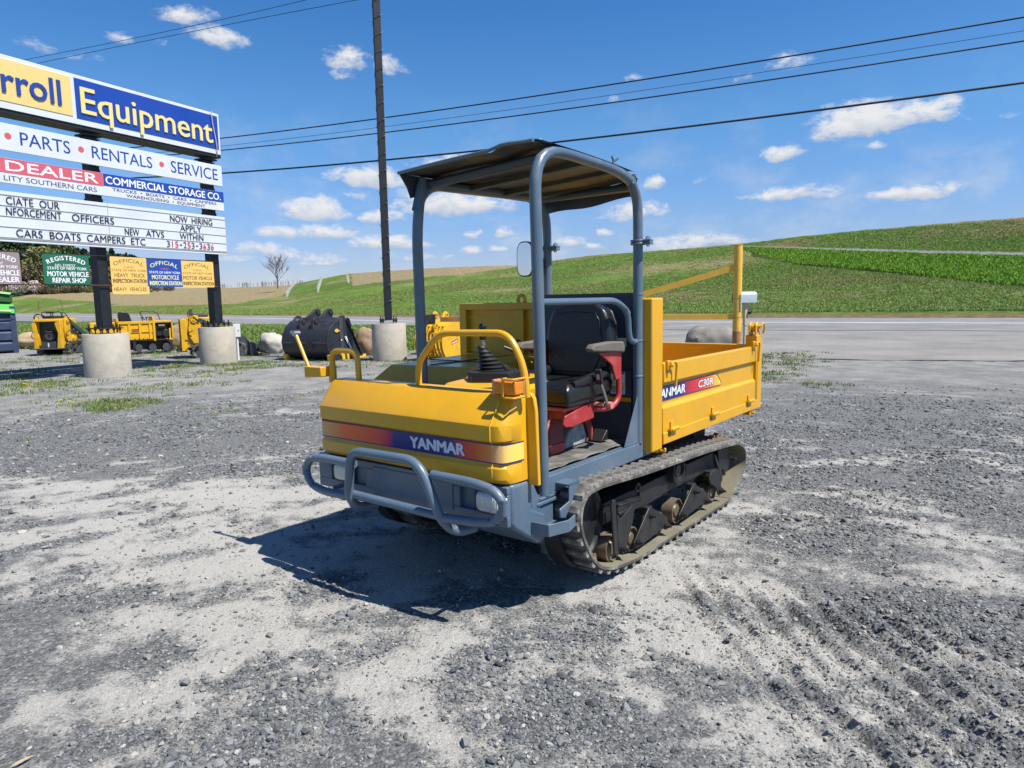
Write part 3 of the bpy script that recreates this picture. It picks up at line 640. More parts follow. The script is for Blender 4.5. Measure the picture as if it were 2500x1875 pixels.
wt=[blade_tuft(20+i,22,.05,.005,LF2,.16,1.0) for i in range(3)]+[blade_tuft(30,16,.05,.004,LF3,.2,1.2)]
dm=MB(); 
for kx in range(3):
    c=(math.cos(kx*2.1)*.07,math.sin(kx*2.1)*.07,.05+.015*kx); dm.cyl((c[0],c[1],0),c,.002,5); dm.lathe([(0,0),(.018,.002),(.020,.008),(0,.012)],c,'z',8)
wt.append(mesh_of('dandelion_head',dm,DAN,None))
q=42000; th=np.radians(rng.uniform(-40,-2,q)); r=rng.uniform(9.5,27,q); x=r*np.sin(th); y=r*np.cos(th)
pn=fbm(x*1.1,y*.9,4,81); dn=sst(.50,.70,pn+.16*sst(11,18,r)-.10)+sst(21,25,r)*.5; k=(rng.uniform(0,1,q)<dn*.05)&~in_poly(x,y,LAWNP); x,y=x[k],y[k]
cl_=[(-6.21,10.91,.30,90),(-5.95,10.3,.16,40),(-9.33,13.93,.35,70),(-6.3,16.56,.4,50),(4.9,13.6,.5,45),(5.4,15.9,.8,110),(4.4,12.4,.3,20),(6.4,17.3,.7,70),(-7.3,17.8,.35,50),(-6.6,17.9,.3,35),(-8.4,17.4,.4,30),(5.0,11.6,.25,20)]
for a,b,s,c in cl_: x=np.r_[x,rng.normal(a,s,c)]; y=np.r_[y,rng.normal(b,s,c)]
n=len(x); ii=rng.integers(0,3,n); u=rng.uniform(0,1,n); ii[u<.22]=3; ii[u>.987]=4; sc=rng.uniform(.6,1.5,n)*(.8+.025*np.hypot(x,y))
scatter('weeds',np.stack([x,y,height(x,y)],1),np.stack([np.zeros(n),np.zeros(n),rng.uniform(0,6.28,n)],1),np.stack([sc,sc,sc*.8],1),ii,wt,'low green weeds and dandelions growing through the gravel','weeds')
# tall crop strip and rough verge on the hill
q=60000; a=rng.uniform(18.2,48,q); r=rng.uniform(55,150,q); zz=terrain_z(a,r); e=(zz-1.5)/r
rB=np.interp(a,[18.21,20.88,27.81,35.9,60],[0.0651,0.0616,0.051,0.0394,.014]); cB=np.interp(a,[18.22,18.79,22.14,29.4,36.01,60],[0.0598,0.0556,0.0401,0.0233,0.0044,-.03])
k=(e<rB-.001)&(e>cB+.001); a,r,zz=a[k],r[k],zz[k]; n=len(a)
CRM=leaf_mat('crop_leaf',(.08,.20,.010),(.22,.38,.02)); ct=[blade_tuft(50+i,24,.20,.035,CRM,1.0,1.0) for i in range(3)]
x=r*np.sin(np.radians(a)); y=r*np.cos(np.radians(a)); sc=rng.uniform(.8,1.5,n)
scatter('cover_crop',np.stack([x,y,zz],1),np.stack([np.zeros(n),np.zeros(n),rng.uniform(0,6.28,n)],1),np.stack([sc,sc,sc],1),rng.integers(0,3,n),ct,'bright green strip of young crop below the upper road','crop')
q=130000; a=rng.uniform(-34,44,q); r=tr0(a)+5.5+rng.uniform(0,1,q)**1.35*(tR(a)-tr0(a)-7); a,r=a[r<tR(a)-2],r[r<tR(a)-2]; zz=terrain_z(a,r); n=len(a); x=r*np.sin(np.radians(a)); y=r*np.cos(np.radians(a))
e=(zz-1.5)/r; cB=np.interp(a,[-60,18.2,18.22,18.79,22.14,29.4,36.01,60],[1,1,0.0598,0.0556,0.0401,0.0233,0.0044,-.03]); rTt=np.interp(a,[-60,18.2,18.21,20.88,27.8,35.89,60],[1,1,0.0662,0.0627,0.054,0.0434,.02]); k=((e<cB-.003)|(e>rTt+.001))&~((a<3)&(e>np.interp(a,[-17.57,-12.89,-9.69,-6.92,-2.48,0.7,2.82],[0.0041,0.0223,0.0288,0.0332,0.0395,0.0459,0.062])))&~((a<-16.8)&(e>0.001)); x,y,zz,a,r=x[k],y[k],zz[k],a[k],r[k]; n=len(x)
FGR=leaf_mat('field_blade',(.10,.21,.020),(.22,.34,.06)); FDR=leaf_mat('field_straw',(.19,.18,.07),(.32,.29,.14))
ft=[blade_tuft(60+i,16,.12,.02,FGR,1.0,1.1) for i in range(2)]+[blade_tuft(70+i,16,.13,.02,FDR,1.0,1.2) for i in range(2)]
dry=rng.uniform(0,1,n)<(.25+.6*sst(8,0,r-tr0(a))+.25*(fbm(x*.08,y*.08,4,60)>.52)); ii=np.where(dry,rng.integers(2,4,n),rng.integers(0,2,n)); sc=rng.uniform(.7,1.5,n)*(.8+.25*sst(60,140,r))
scatter('field_grass',np.stack([x,y,zz],1),np.stack([np.zeros(n),np.zeros(n),rng.uniform(0,6.28,n)],1),np.stack([sc*1.2,sc*1.2,sc],1),ii,ft,'rough green and straw coloured grass on the field beyond the road','grass')

# ================================================================ the tracked dumper (x across, y to the rear, z up)
mach = empty('tracked_dumper', (MO[0],MO[1],0), MY, 'yellow and blue-grey tracked dump carrier with canopy and empty black seat, parked on the gravel', 'tracked dumper')
# ---- hood (front cover)
prof=[(-1.440,.668),(-1.466,.690),(-1.466,.742),(-1.455,.757),(-1.455,.856),(-1.472,.870),(-1.472,.938),(-1.462,.952),(-1.378,1.066),(-1.360,1.078),(-1.285,1.078),(-1.285,.668)]
secs=[]
for x,pull,top in [(-.668,.075,.030),(-.664,.045,.016),(-.650,.018,.006),(-.62,0,0),(0,0,0),(.598,0,0),(.635,.008,.002),(.658,.03,.008),(.668,.065,.02),(.672,.13,.035)]:
    ring=[]
    for (y,z) in prof:
        d=(y+1.285)/(-1.472+1.285); yy=y+pull*d if y<-1.29 else y
        zz=z-(top if z>.95 else 0)
        inset=.0
        xx=x*(1-.012*max(0,(z-.95)/.12)) if abs(x)>.6 else x
        if .75<z<.86 and abs(x)>.6: xx=x-.008*(1 if x>0 else -1)
        ring.append((xx,yy,zz))
    secs.append(ring)
hood=part('hood',MB().loft(secs),YEL,mach,bevel=.010,smooth=38,seg=3)
# seam between front sheet and corner piece
seam=MB(); seam.tube([(.598,-1.462,.68),(.598,-1.469,.745),(.598,-1.458,.76),(.598,-1.458,.853),(.598,-1.475,.872),(.598,-1.475,.938),(.598,-1.40,1.045)],.0026,6)
part('seam',seam,mat('yellow_edge',(.80,.50,.06),.4),hood)
part('corner_flange',MB().prism([(.640,.640),(.726,.640),(.716,.99),(.706,1.05),(.69,1.072),(.655,1.08),(.640,1.08)],'y',-1.286,-1.262),YEL,hood,bevel=.004)
# front decal: gradient band
def band_mat(name, x0, x1, stops, axis=0):
    m=bpy.data.materials.new(name); m.use_nodes=True; t=m.node_tree; n=t.nodes; l=t.links; p=n['Principled BSDF']; p.inputs['Roughness'].default_value=.35
    tc=n.new('ShaderNodeTexCoord'); sp=n.new('ShaderNodeSeparateXYZ'); l.new(tc.outputs['Object'],sp.inputs[0]); mr=n.new('ShaderNodeMapRange'); mr.inputs[1].default_value=x0; mr.inputs[2].default_value=x1; l.new(sp.outputs[axis],mr.inputs[0])
    r=n.new('ShaderNodeValToRGB'); l.new(mr.outputs[0],r.inputs[0]); e=r.color_ramp.elements; e[0].position=stops[0][0]; e[0].color=(*stops[0][1],1); e[1].position=stops[-1][0]; e[1].color=(*stops[-1][1],1)
    for q,c in stops[1:-1]: x=e.new(q); x.color=(*c,1)
    l.new(r.outputs[0],p.inputs['Base Color']); return m
NAVY=(.012,.020,.16); ORG=(.78,.13,.03); PEACH=(.62,.38,.14); CRIM=(.55,.025,.06)
BAND=band_mat('decal_gradient',-.66,.67,[(0,PEACH),(.08,(.62,.30,.10)),(.16,ORG),(.36,(.66,.08,.03)),(.42,CRIM),(.46,NAVY),(.76,NAVY),(.80,CRIM),(.86,(.58,.08,.02)),(.93,(.70,.20,.04)),(.965,(.80,.42,.20)),(1,(.85,.60,.12))])
def ribbon(z0,z1,off):
    mb=MB(); pts=[(-.652,-1.416),(-.648,-1.438),(-.630,-1.455),(-.60,-1.4575),(.598,-1.4575),(.640,-1.448),(.656,-1.425),(.663,-1.385),(.667,-1.340),(.6675,-1.315)]
    mb.add([(x+(off if x>.6 else (-off if x<-.6 else 0)),y-off,z0) for x,y in pts]+[(x+(off if x>.6 else (-off if x<-.6 else 0)),y-off,z1) for x,y in pts],[(i,i+1,len(pts)+i+1,len(pts)+i) for i in range(len(pts)-1)]); return mb
dec=part('decal_stripe',ribbon(.766,.851,.0030),BAND,hood,smooth=60)
NAVM=mat('decal_navy',NAVY,.35)
for z in (.764,.850): part('decal_line',ribbon(z,z+.006,.0036),NAVM,hood,smooth=60)
DW=mat('decal_white',(.62,.68,.80),.35)
part('lettering',text_fit('YANMAR',.068,.435,.783,.052,-1.4625,bold=.075),DW,dec,smooth=None)
# top rails, indicator and mirror arm on the hood
part('grab_rail',MB().tube(bend([(-.675,-1.335,1.06),(-.672,-1.335,1.235),(-.455,-1.335,1.235),(-.447,-1.335,1.06)],.06),.0165,12),YEL,hood)
part('rail_bracket',MB().box(-.700,-.650,-1.345,-1.325,1.05,1.15),YEL,hood,bevel=.003)
part('grab_rail',MB().tube(bend([(.012,-1.33,1.06),(.014,-1.33,1.19),(.165,-1.33,1.345),(.600,-1.33,1.350),(.690,-1.33,1.205),(.702,-1.33,1.06)],[.05,.07,.07,.09]),.0165,12),YEL,hood)
arm=part('mirror_arm_box',MB().prism([(-.852,1.075),(-.700,1.085),(-.700,1.142),(-.852,1.140)],'y',-1.40,-1.33),YEL,mach,bevel=.005)
part('rod',MB().tube([(-.835,-1.37,1.11),(-.958,-1.37,1.325)],.0105,10),YEL,arm)
part('rod_joint',MB().cyl((-.958,-1.385,1.328),(-.958,-1.345,1.328),.016,10).tube([(-.998,-1.37,1.335),(-.960,-1.37,1.33)],[.010,.007],8),CHR,arm)
ind=part('indicator_lamp',MB().box(.575,.700,-1.415,-1.35,1.078,1.138),AMB,mach,bevel=.006)
part('lamp_base',MB().box(.565,.577,-1.412,-1.34,1.072,1.142).box(.577,.70,-1.352,-1.34,1.072,1.142),mat('lamp_base',(.55,.30,.2),.5),ind)
part('lamp_guard',MB().tube(bend([(.700,-1.34,1.150),(.700,-1.43,1.150),(.640,-1.43,1.150),(.640,-1.43,1.066),(.700,-1.43,1.066),(.700,-1.34,1.066)],.012),.0052,8).tube([(.64,-1.43,1.150),(.64,-1.40,1.150)],.005,6),YEL,ind)
# ---- bumper
bmp=part('bumper',MB().prism([(-1.418,.664),(-1.418,.475),(-1.395,.448),(-1.215,.330),(-1.15,.330),(-1.15,.47),(-1.26,.52),(-1.26,.664)],'x',-.700,.672),GRY,mach,bevel=.018,seg=3)
fp=MB()   # face plate around the two lamp pockets
for x0,x1,z0,z1 in [(-.698,.666,.622,.658),(-.698,.666,.470,.522),(-.30,.375,.522,.622),(-.698,-.585,.522,.622),(.645,.666,.522,.622)]:
    fp.box(x0,x1,-1.444,-1.4165,z0,z1)
part('face_plate',fp,GRY,bmp,bevel=.004)
part('centre_panel',MB().box(-.235,.335,-1.450,-1.443,.500,.640),GRY,bmp,bevel=.006)
part('side_gusset',MB().prism([(-1.26,.66),(-1.26,.50),(-1.10,.33),(-1.06,.33),(-1.07,.40),(-1.19,.50),(-1.20,.56)],'x',.655,.667),GRY,bmp,bevel=.003)
GLS=mat('lamp_glass',(.75,.80,.85),.06,spec=.8,coat=1,bump=0,var=.0)
def lamp_glass():
    m=bpy.data.materials.new('headlight_lens'); m.use_nodes=True; t=m.node_tree; n=t.nodes; l=t.links; p=n['Principled BSDF']; p.inputs['Base Color'].default_value=(.78,.80,.82,1); p.inputs['Metallic'].default_value=.25; p.inputs['Roughness'].default_value=.22; p.inputs['Coat Weight'].default_value=1
    tc=n.new('ShaderNodeTexCoord'); w=n.new('ShaderNodeTexWave'); w.inputs['Scale'].default_value=38; w.bands_direction='X'; l.new(tc.outputs['Object'],w.inputs[0]); b=n.new('ShaderNodeBump'); b.inputs['Strength'].default_value=.9; b.inputs['Distance'].default_value=.004; l.new(w.outputs['Fac'],b.inputs['Height']); cr=n.new('ShaderNodeMix'); cr.data_type='RGBA'; l.new(w.outputs['Fac'],cr.inputs[0]); cr.inputs[6].default_value=(.50,.54,.60,1); cr.inputs[7].default_value=(.85,.87,.90,1); l.new(cr.outputs[2],p.inputs['Base Color']); l.new(b.outputs[0],p.inputs['Normal']); return m
HLG=lamp_glass()
for cx in (-.488,.552):
    def rr(w,h,r,n=5):
        P=[]
        for sx_,sz_,a0 in ((1,1,0),(-1,1,90),(-1,-1,180),(1,-1,270)):
            for k in range(n+1): a=R(a0+90*k/n); P.append((cx+sx_*(w-r)+r*math.cos(a),.572+sz_*(h-r)+r*math.sin(a)))
        return P
    hl=part('headlight',MB().loft([[(x,-1.425,z) for x,z in rr(.080,.057,.034)],[(x,-1.447,z) for x,z in rr(.078,.055,.032)],[(x,-1.449,z) for x,z in rr(.070,.047,.027)]][::-1],cap=False),PLA,bmp)
    part('lens',MB().loft([[(x,-1.446,z) for x,z in rr(.070,.047,.027)],[(x,-1.456,z) for x,z in rr(.062,.040,.025)],[(x,-1.461,z) for x,z in rr(.035,.018,.010)],[(cx+.001*math.cos(t_),-1.462,.572+.001*math.sin(t_)) for t_ in np.linspace(0,2*math.pi,24,endpoint=False)]][::-1]),HLG,hl,smooth=60)
    part('pocket',MB().box(cx-.10,cx+.095,-1.421,-1.4182,.524,.620),GRYD,bmp)
# bull bar
BBy=-1.545
bb=part('bull_bar',MB().tube(bend([(-.262,BBy+.00,.668),(-.55,BBy,.668),(-.690,BBy+.01,.64),(-.695,BBy+.01,.52),(-.56,BBy,.482),(-.325,BBy,.486)],[.08,.09,.09,.08]),.0225,14)
 .tube(bend([(.300,BBy,.690),(.58,BBy,.688),(.722,BBy+.01,.655),(.722,BBy+.01,.545),(.60,BBy,.508),(.352,BBy,.492)],[.08,.09,.09,.08]),.0225,14)
 .tube([(-.325,BBy+.01,.500),(.352,BBy+.01,.492)],.0225,14),GRY,mach,smooth=60)
part('centre_hoop',MB().tube(bend([(-.27,-1.40,.415),(-.29,-1.50,.418),(-.305,-1.558,.47),(-.258,-1.572,.745),(.235,-1.572,.752),(.30,-1.566,.62),(.36,-1.555,.47),(.40,-1.49,.412),(.43,-1.40,.42)],[.05,.06,.085,.095,.03,.07,.05]),.0245,14),GRY,bb,smooth=60)
for x in (-.50,.60): part('bar_bracket',MB().cyl((x,BBy+.01,.495),(x,-1.43,.495),.013,8),GRY,bb)
# ---- frame, deck and sill
part('sill',MB().box(.612,.664,-1.12,.0,.548,.640).box(.40,.614,-1.12,-.10,.56,.60),GRY,mach,bevel=.004)
part('mounting_pad',MB().box(.600,.672,-1.215,-1.045,.512,.530).box(.605,.668,-1.205,-1.055,.534,.548).box(.61,.66,-1.19,-1.07,.40,.512),GRY,mach,bevel=.004)
for x,y in ((.618,-1.195),(.655,-1.195),(.618,-1.065),(.655,-1.065)): part('bolt',MB().cyl((x,y,.545),(x,y,.566),.012,6).cyl((x,y,.548),(x,y,.551),.017,12),CHR,mach)
part('step_bracket',MB().prism([(.655,-1.265),(.655,-1.0),(.70,-.985),(.78,-1.07),(.80,-1.15),(.77,-1.26)],'z',.402,.410).prism([(.655,-1.275),(.77,-1.268),(.808,-1.15),(.785,-1.06),(.777,-1.063),(.799,-1.15),(.765,-1.26),(.655,-1.267)],'z',.398,.458),GRY,mach,bevel=.003)
part('sill_gusset',MB().prism([(-1.055,.600),(-.955,.600),(-1.09,.440),(-1.135,.452),(-1.14,.495),(-1.055,.515)],'x',.738,.748).box(.655,.748,-1.055,-.955,.588,.600),GRY,mach,bevel=.003)
part('deck',MB().box(-.66,.612,-1.262,-.13,.600,.628),GRYD,mach)
mt_=MB(); nx,ny=14,16
edge=lambda k: .602+.012*math.sin(k*1.9)*(.3+.7*(k%3==0))
rings=[]
for j in range(ny+1):
    y=-1.24+j*(1.10/ny); rings.append([(.02,y,.650),(edge(j),y,.651+.004*math.sin(j*2.1)),(edge(j)+.006,y,.645+.004*math.sin(j*2.1)),(.02,y,.640)])
mt_.loft(rings); part('floor_mat',mt_,MATF,mach,smooth=None)
part('corner_plate',MB().box(.6645,.6665,-.078,-.004,.556,.628),mat('primer_plate',(.42,.43,.42),.6,var=.1),mach)
# ---- canopy (roll-over frame and roof sheet)
ropsN=bend([(.645,-1.128,.548),(.645,-1.170,2.192),(.645,-.90,2.206),(.645,-.50,2.196),(.645,-.33,2.178),(.645,-.165,2.120),(.645,-.155,1.9),(.645,-.150,.64)],[.20,.08,.1,.1,.13,.1])
rops=part('canopy_frame',MB().tube(ropsN,.0285,16),GRY,mach,smooth=60)
part('canopy_tube',MB().tube(bend([(-.145,-1.14,.66),(-.145,-1.152,1.96),(-.145,-1.10,2.125),(-.145,-.60,2.140),(-.115,-.12,2.150),(-.095,-.02,2.10),(-.092,-.01,1.9),(-.090,-.01,.66)],[.2,.15,.1,.08,.12,.05]),.0285,16),GRY,rops,smooth=60)
part('cross_tube',MB().cyl((-.115,-.10,2.135),(.645,-.20,2.125),.024,12).cyl((-.145,-1.07,2.120),(.645,-1.07,2.168),.024,12),GRYD,rops)
for x,y,z in ((.645,-.152,1.816),(-.091,-.01,1.83)):
    part('tube_flange',MB().cyl((x,y,z-.014),(x,y,z-.001),.045,18).cyl((x,y,z+.002),(x,y,z+.015),.045,18).box(x-.02,x+.085,y-.022,y+.022,z-.014,z-.001).box(x-.02,x+.085,y-.022,y+.022,z+.002,z+.015),GRY,rops,bevel=.002)
    part('flange_bolt',MB().cyl((x+.062,y,z-.026),(x+.062,y,z+.034),.010,6).cyl((x+.062,y,z+.015),(x+.062,y,z+.026),.017,6),CHR,rops)
for z in (1.52,1.25,1.04): part('weld_ring',MB().lathe([(.0285,-.006),(.0315,-.003),(.0315,.003),(.0285,.006)],(.645,-.151,z),'z',18),GRY,rops)
def roofz(u,v):   # u across 0..1 far to near, v front..rear
    return 2.166+.038*u+.002*math.sin(v*3.1+u*5)+.016*float(sst(.72,.86,np.float64(u)))*math.exp(-(v/.35)**2) - .030*v*v*(.6+.4*u)
def roof_sheet(t):
    mb=MB(); nu,nv=22,24; vs=[]
    for j in range(nv+1):
        for i in range(nu+1):
            u=i/nu; v=j/nv; x=-.170+u*.805; y=-1.245+v*(1.30-.19*u) + (.05*math.exp(-((u-.72)/.10)**2) if j==0 else 0) +.05*sst(.80,1.0,u)*(1-v)
            vs.append((x,y,roofz(u,v)+t))
    fs=[(j*(nu+1)+i,j*(nu+1)+i+1,(j+1)*(nu+1)+i+1,(j+1)*(nu+1)+i) for j in range(nv) for i in range(nu)]
    return vs,fs,nu,nv
v0,f0,nu,nv=roof_sheet(0); v1_,f1_,_,_=roof_sheet(.004)
mb=MB(); mb.add(v1_,f1_); o=len(mb.v); mb.add(v0,[q[::-1] for q in f0])
bd=[(0,i) for i in range(nu+1)]+[(j,nu) for j in range(1,nv+1)]+[(nv,i) for i in range(nu-1,-1,-1)]+[(j,0) for j in range(nv-1,0,-1)]
ii=[j*(nu+1)+i for j,i in bd]; 
for a_,b_ in zip(ii,ii[1:]+ii[:1]): mb.f.append((o+a_,o+b_,b_,a_))
ROOFM=mat('roof_sheet_stained',(.050,.056,.066),.55,var=.2,vscale=4,dirt=(.24,.155,.035),dscale=2.6,damt=.85)
roof=part('roof_sheet',mb,ROOFM,mach,smooth=50)
for yy,h in ((-1.02,.03),(-.72,.03),(-.42,.03),(-.16,.04)):
    part('roof_rib',MB().prism([(yy-.02,-.034),(yy-.006,-.002),(yy+.006,-.002),(yy+.02,-.034),(yy+.014,-.034),(yy,-.010),(yy-.014,-.034)],'x',-.14,.63).xf(Matrix.Translation((0,0,2.168))@Matrix.Rotation(-.058,4,'Y')),mat('roof_rib_paint',(.13,.12,.09),.5,var=.3,vscale=5),roof)
part('roof_skirt',MB().prism([(-1.245,2.166),(-1.235,2.155),(-1.19,2.10),(-1.165,2.045),(-1.12,2.06),(-1.05,2.115),(-.60,2.120),(-.12,2.128),(.03,2.10),(.055,2.142),(-.5,2.162)],'x',-.172,-.168),GRYD,roof)
part('rear_skirt',MB().loft([[(-.165+.79*u,.050-.185*u,2.140+.035*u),(-.165+.79*u,.056-.185*u,2.140+.035*u),(-.165+.79*u,.056-.185*u,2.055+.025*u+.008*math.sin(u*9)),(-.165+.79*u,.050-.185*u,2.055+.025*u+.008*math.sin(u*9))] for u in np.linspace(0,1,12)]),GRYD,roof)
sk=MB(); sk.loft([[(-.172+u*.83,-1.243+.05*float(sst(.8,1,np.float64(u)))+.05*math.exp(-((u-.72)/.1)**2),roofz(u,0)+.006+.010*math.cos(a)) if False else (-.172+u*.83,-1.245+.009*math.cos(a)+.05*float(sst(.8,1,np.float64(u))),roofz(u,0)+.001+.009*math.sin(a)) for a in np.linspace(0,2*math.pi,8,endpoint=False)] for u in np.linspace(0,1,23)])
part('front_lip',sk,GRY,roof,smooth=60)
part('roof_flashing',MB().loft([[(.600,y,2.222-.02*t**2),(.640,y,2.2345-.026*t**2),(.672,y,2.226-.028*t**2),(.640,y,2.231-.026*t**2)] for y,t in [(-1.15+.9*k/8,k/8) for k in range(9)]]),GRY,roof,smooth=40)
sl_=MB()
for k in range(7): y=-1.0+k*.10; sl_.box(.617,.630,y,y+.045,2.226-.004*k,2.229-.004*k)
part('slot',sl_,BLK,roof,kind='stuff')
part('torn_tab',MB().add([(.60,-1.16,2.214),(.655,-1.13,2.222),(.64,-1.10,2.245),(.605,-1.12,2.232),(.585,-1.15,2.236)],[(0,1,2,3,4),(4,3,2,1,0)]),mat('bare_edge',(.35,.36,.36),.6),roof)
part('hook',MB().tube(bend([(.650,-.46,2.20),(.652,-.452,2.235),(.655,-.475,2.252)],.01),.0055,8).tube([(.652,-.452,2.225),(.668,-.43,2.245)],.006,6).box(.64,.668,-.475,-.44,2.195,2.212),GRY,roof)
# ---- cab rear panel, handrail, gusset
cab=part('cab_rear_panel',MB().box(-.075,.640,-.128,-.116,.652,1.525),GRYD,mach,bevel=.003)
part('panel_cap',MB().box(-.075,.640,-.135,-.128,1.505,1.53),GRYD,cab)
part('panel_step',MB().box(-.07,.60,-.150,-.1285,.652,1.070),GRYD,cab,bevel=.003)
part('yellow_strip',MB().box(.05,.60,-.1525,-.1502,.882,.905),YEL,cab)
def safety_label(x0,x1,z0,z1,y,lines,parent,yb=None):
    l_=part('safety_label',MB().box(x0,x1,y-.001,y,z0,z1),LABEL,parent)
    k=MB(); w=x1-x0; h=z1-z0
    for i in range(lines):
        zz=z0+h*(.06+.32*i/lines) if yb else z0+h*(.1+.75*i/lines)
        a0=x0+w*(.06 if yb else .46); k.box(a0,x1-w*rng.uniform(.05,.2),y-.0014,y-.0011,zz,zz+h*.020)
    part('print',k,PLA,l_)
    return l_
lab=safety_label(.452,.556,1.208,1.262,-.129,6,cab)
pic=MB().lathe([(0,0),(.006,0)],(.475,-.1304,1.247),'y',10).tube([(.475,-.1303,1.24),(.478,-.1303,1.224),(.470,-.1303,1.212)],.0022,6).tube([(.463,-.1303,1.236),(.477,-.1303,1.230),(.490,-.1303,1.238)],.002,6); part('print',pic,PLA,lab)
lab=safety_label(.462,.560,.925,1.060,-.1512,8,cab,yb=1)
part('print',MB().box(.466,.556,-.1528,-.1522,1.048,1.056).tube([(.485,-.1524,1.035),(.485,-.1524,1.008),(.51,-.1524,1.006),(.51,-.1524,1.033),(.536,-.1524,1.035),(.54,-.1524,1.01)],.0018,6),PLA,lab)
part('print',MB().box(.463,.559,-.1526,-.1521,.980,.996),mat('label_yellow',(.72,.62,.06),.5),lab)
part('print',text_fit('! CAUTION',.472,.55,.984,.008,-.1529,bold=.02),PLA,lab,smooth=None) if False else None
part('handrail',MB().tube(bend([(.645,-1.155,1.487),(.645,-.37,1.487),(.645,-.262,1.40),(.640,-.262,1.30),(.645,-.235,1.245),(.645,-.155,1.245)],[.12,.07,.05,.04]),.0180,12),GRY,mach,smooth=60)
part('rear_gusset',MB().prism([(-.335,.641),(-.004,.641),(-.004,.72),(-.015,1.146),(-.052,1.146)],'x',.650,.658).box(.60,.65,-.0125,-.006,.66,1.14),GRY,mach,bevel=.003)
vent=MB()
for k in range(7): vent.box(.20,.30,-.158,-.1505,.80+.014*k,.806+.014*k)
vent.box(.19,.20,-.16,-.1505,.79,.90).box(.30,.31,-.16,-.1505,.79,.90)
part('vent_grille',vent,PLA,cab)
ped=MB().prism([(-.33,.66),(-.26,.72),(-.25,.72),(-.25,.66)],'x',.41,.50)
part('foot_pedal',ped,PLA,mach,bevel=.003)
# ---- engine cover and control console
eng=part('engine_cover',MB().add([(-.745,-1.00,.68),(.03,-1.00,.68),(.03,-.14,.68),(-.745,-.14,.68),(-.745,-.985,1.025),(.065,-.985,1.030),(.065,-.14,1.05),(-.745,-.14,1.045),(-.66,-.905,1.118),(-.02,-.905,1.128),(-.02,-.14,1.132),(-.70,-.14,1.128)],
 [(3,2,1,0),(0,1,5,4),(1,2,6,5),(2,3,7,6),(3,0,4,7),(4,5,9,8),(5,6,10,9),(6,7,11,10),(7,4,8,11),(8,9,10,11)]),YEL,mach,bevel=.010,seg=3)
part('lid_line',MB().box(-.60,-.05,-.62,-.616,1.125,1.1325).box(-.33,-.326,-.90,-.14,1.125,1.1325),GRYD,eng)
con=part('control_console',MB().add([(.03,-1.22,.66),(.40,-1.22,.66),(.40,-.72,.66),(.03,-.72,.66),(.03,-1.235,1.02),(.42,-1.235,1.02),(.42,-.72,1.04),(.03,-.72,1.04),(.05,-1.17,1.075),(.39,-1.17,1.072),(.39,-.74,1.095),(.05,-.74,1.10)],
 [(3,2,1,0),(0,1,5,4),(1,2,6,5),(2,3,7,6),(3,0,4,7),(4,5,9,8),(5,6,10,9),(6,7,11,10),(7,4,8,11),(8,9,10,11)]),YEL,mach,bevel=.018,seg=3)
part('boot_plate',MB().prism([(.10,-1.05),(.20,-1.13),(.38,-1.05),(.36,-.84),(.16,-.80),(.09,-.92)],'z',1.075,1.128),PLA,con,bevel=.003)
prf=[(.075,0),(.082,.006),(.064,.014),(.074,.022),(.055,.032),(.064,.042),(.047,.052),(.055,.062),(.040,.073),(.046,.083),(.033,.094),(.038,.103),(.026,.115),(.029,.125),(.018,.137),(.0,.138)]
def lean(mb,c,ax_,ang): mb.xf(Matrix.Translation(c)@Matrix.Rotation(ang,4,ax_)@Matrix.Translation((-c[0],-c[1],-c[2]))); return mb
def sheary(mb,z0,k,kx=0):
    mb.v=[(p[0]-kx*max(0,p[2]-z0)**1.0,p[1]-k*max(0,p[2]-z0)**1.0,p[2]) for p in mb.v]; return mb
lev=part('lever_boot',sheary(MB().lathe(prf,(.215,-.95,1.125),'z',18),1.097,.30,.35),PLA,con,smooth=None)
part('lever_stick',MB().cyl((.168,-.990,1.250),(.166,-.995,1.300),.008,10),CHR,lev)
part('lever_grip',MB().lathe([(0,0),(.016,0),(.018,.004),(.018,.032),(.012,.036),(.012,.052),(.018,.058),(.021,.068),(.020,.078),(.012,.086),(0,.088)],(.166,-.996,1.292),'z',16),PLA,lev)
part('lever_boot',sheary(MB().lathe([(a_*.55,h_*.45) for a_,h_ in prf],(.31,-.92,1.097),'z',14),1.097,.2,.9),PLA,con,smooth=None)
part('throttle_lever',MB().tube(bend([(.30,-.80,1.08),(.27,-.80,1.16),(.235,-.82,1.225),(.20,-.86,1.245)],.03),[.008]*3+[.012]*16 if False else .010,10),PLA,con)
part('lever_cap',MB().lathe([(0,0),(.015,.004),(.02,.018),(.015,.034),(0,.038)],(.10,-.60,1.235),'z',12).cyl((.10,-.60,1.12),(.10,-.60,1.24),.006,8),PLA,con)
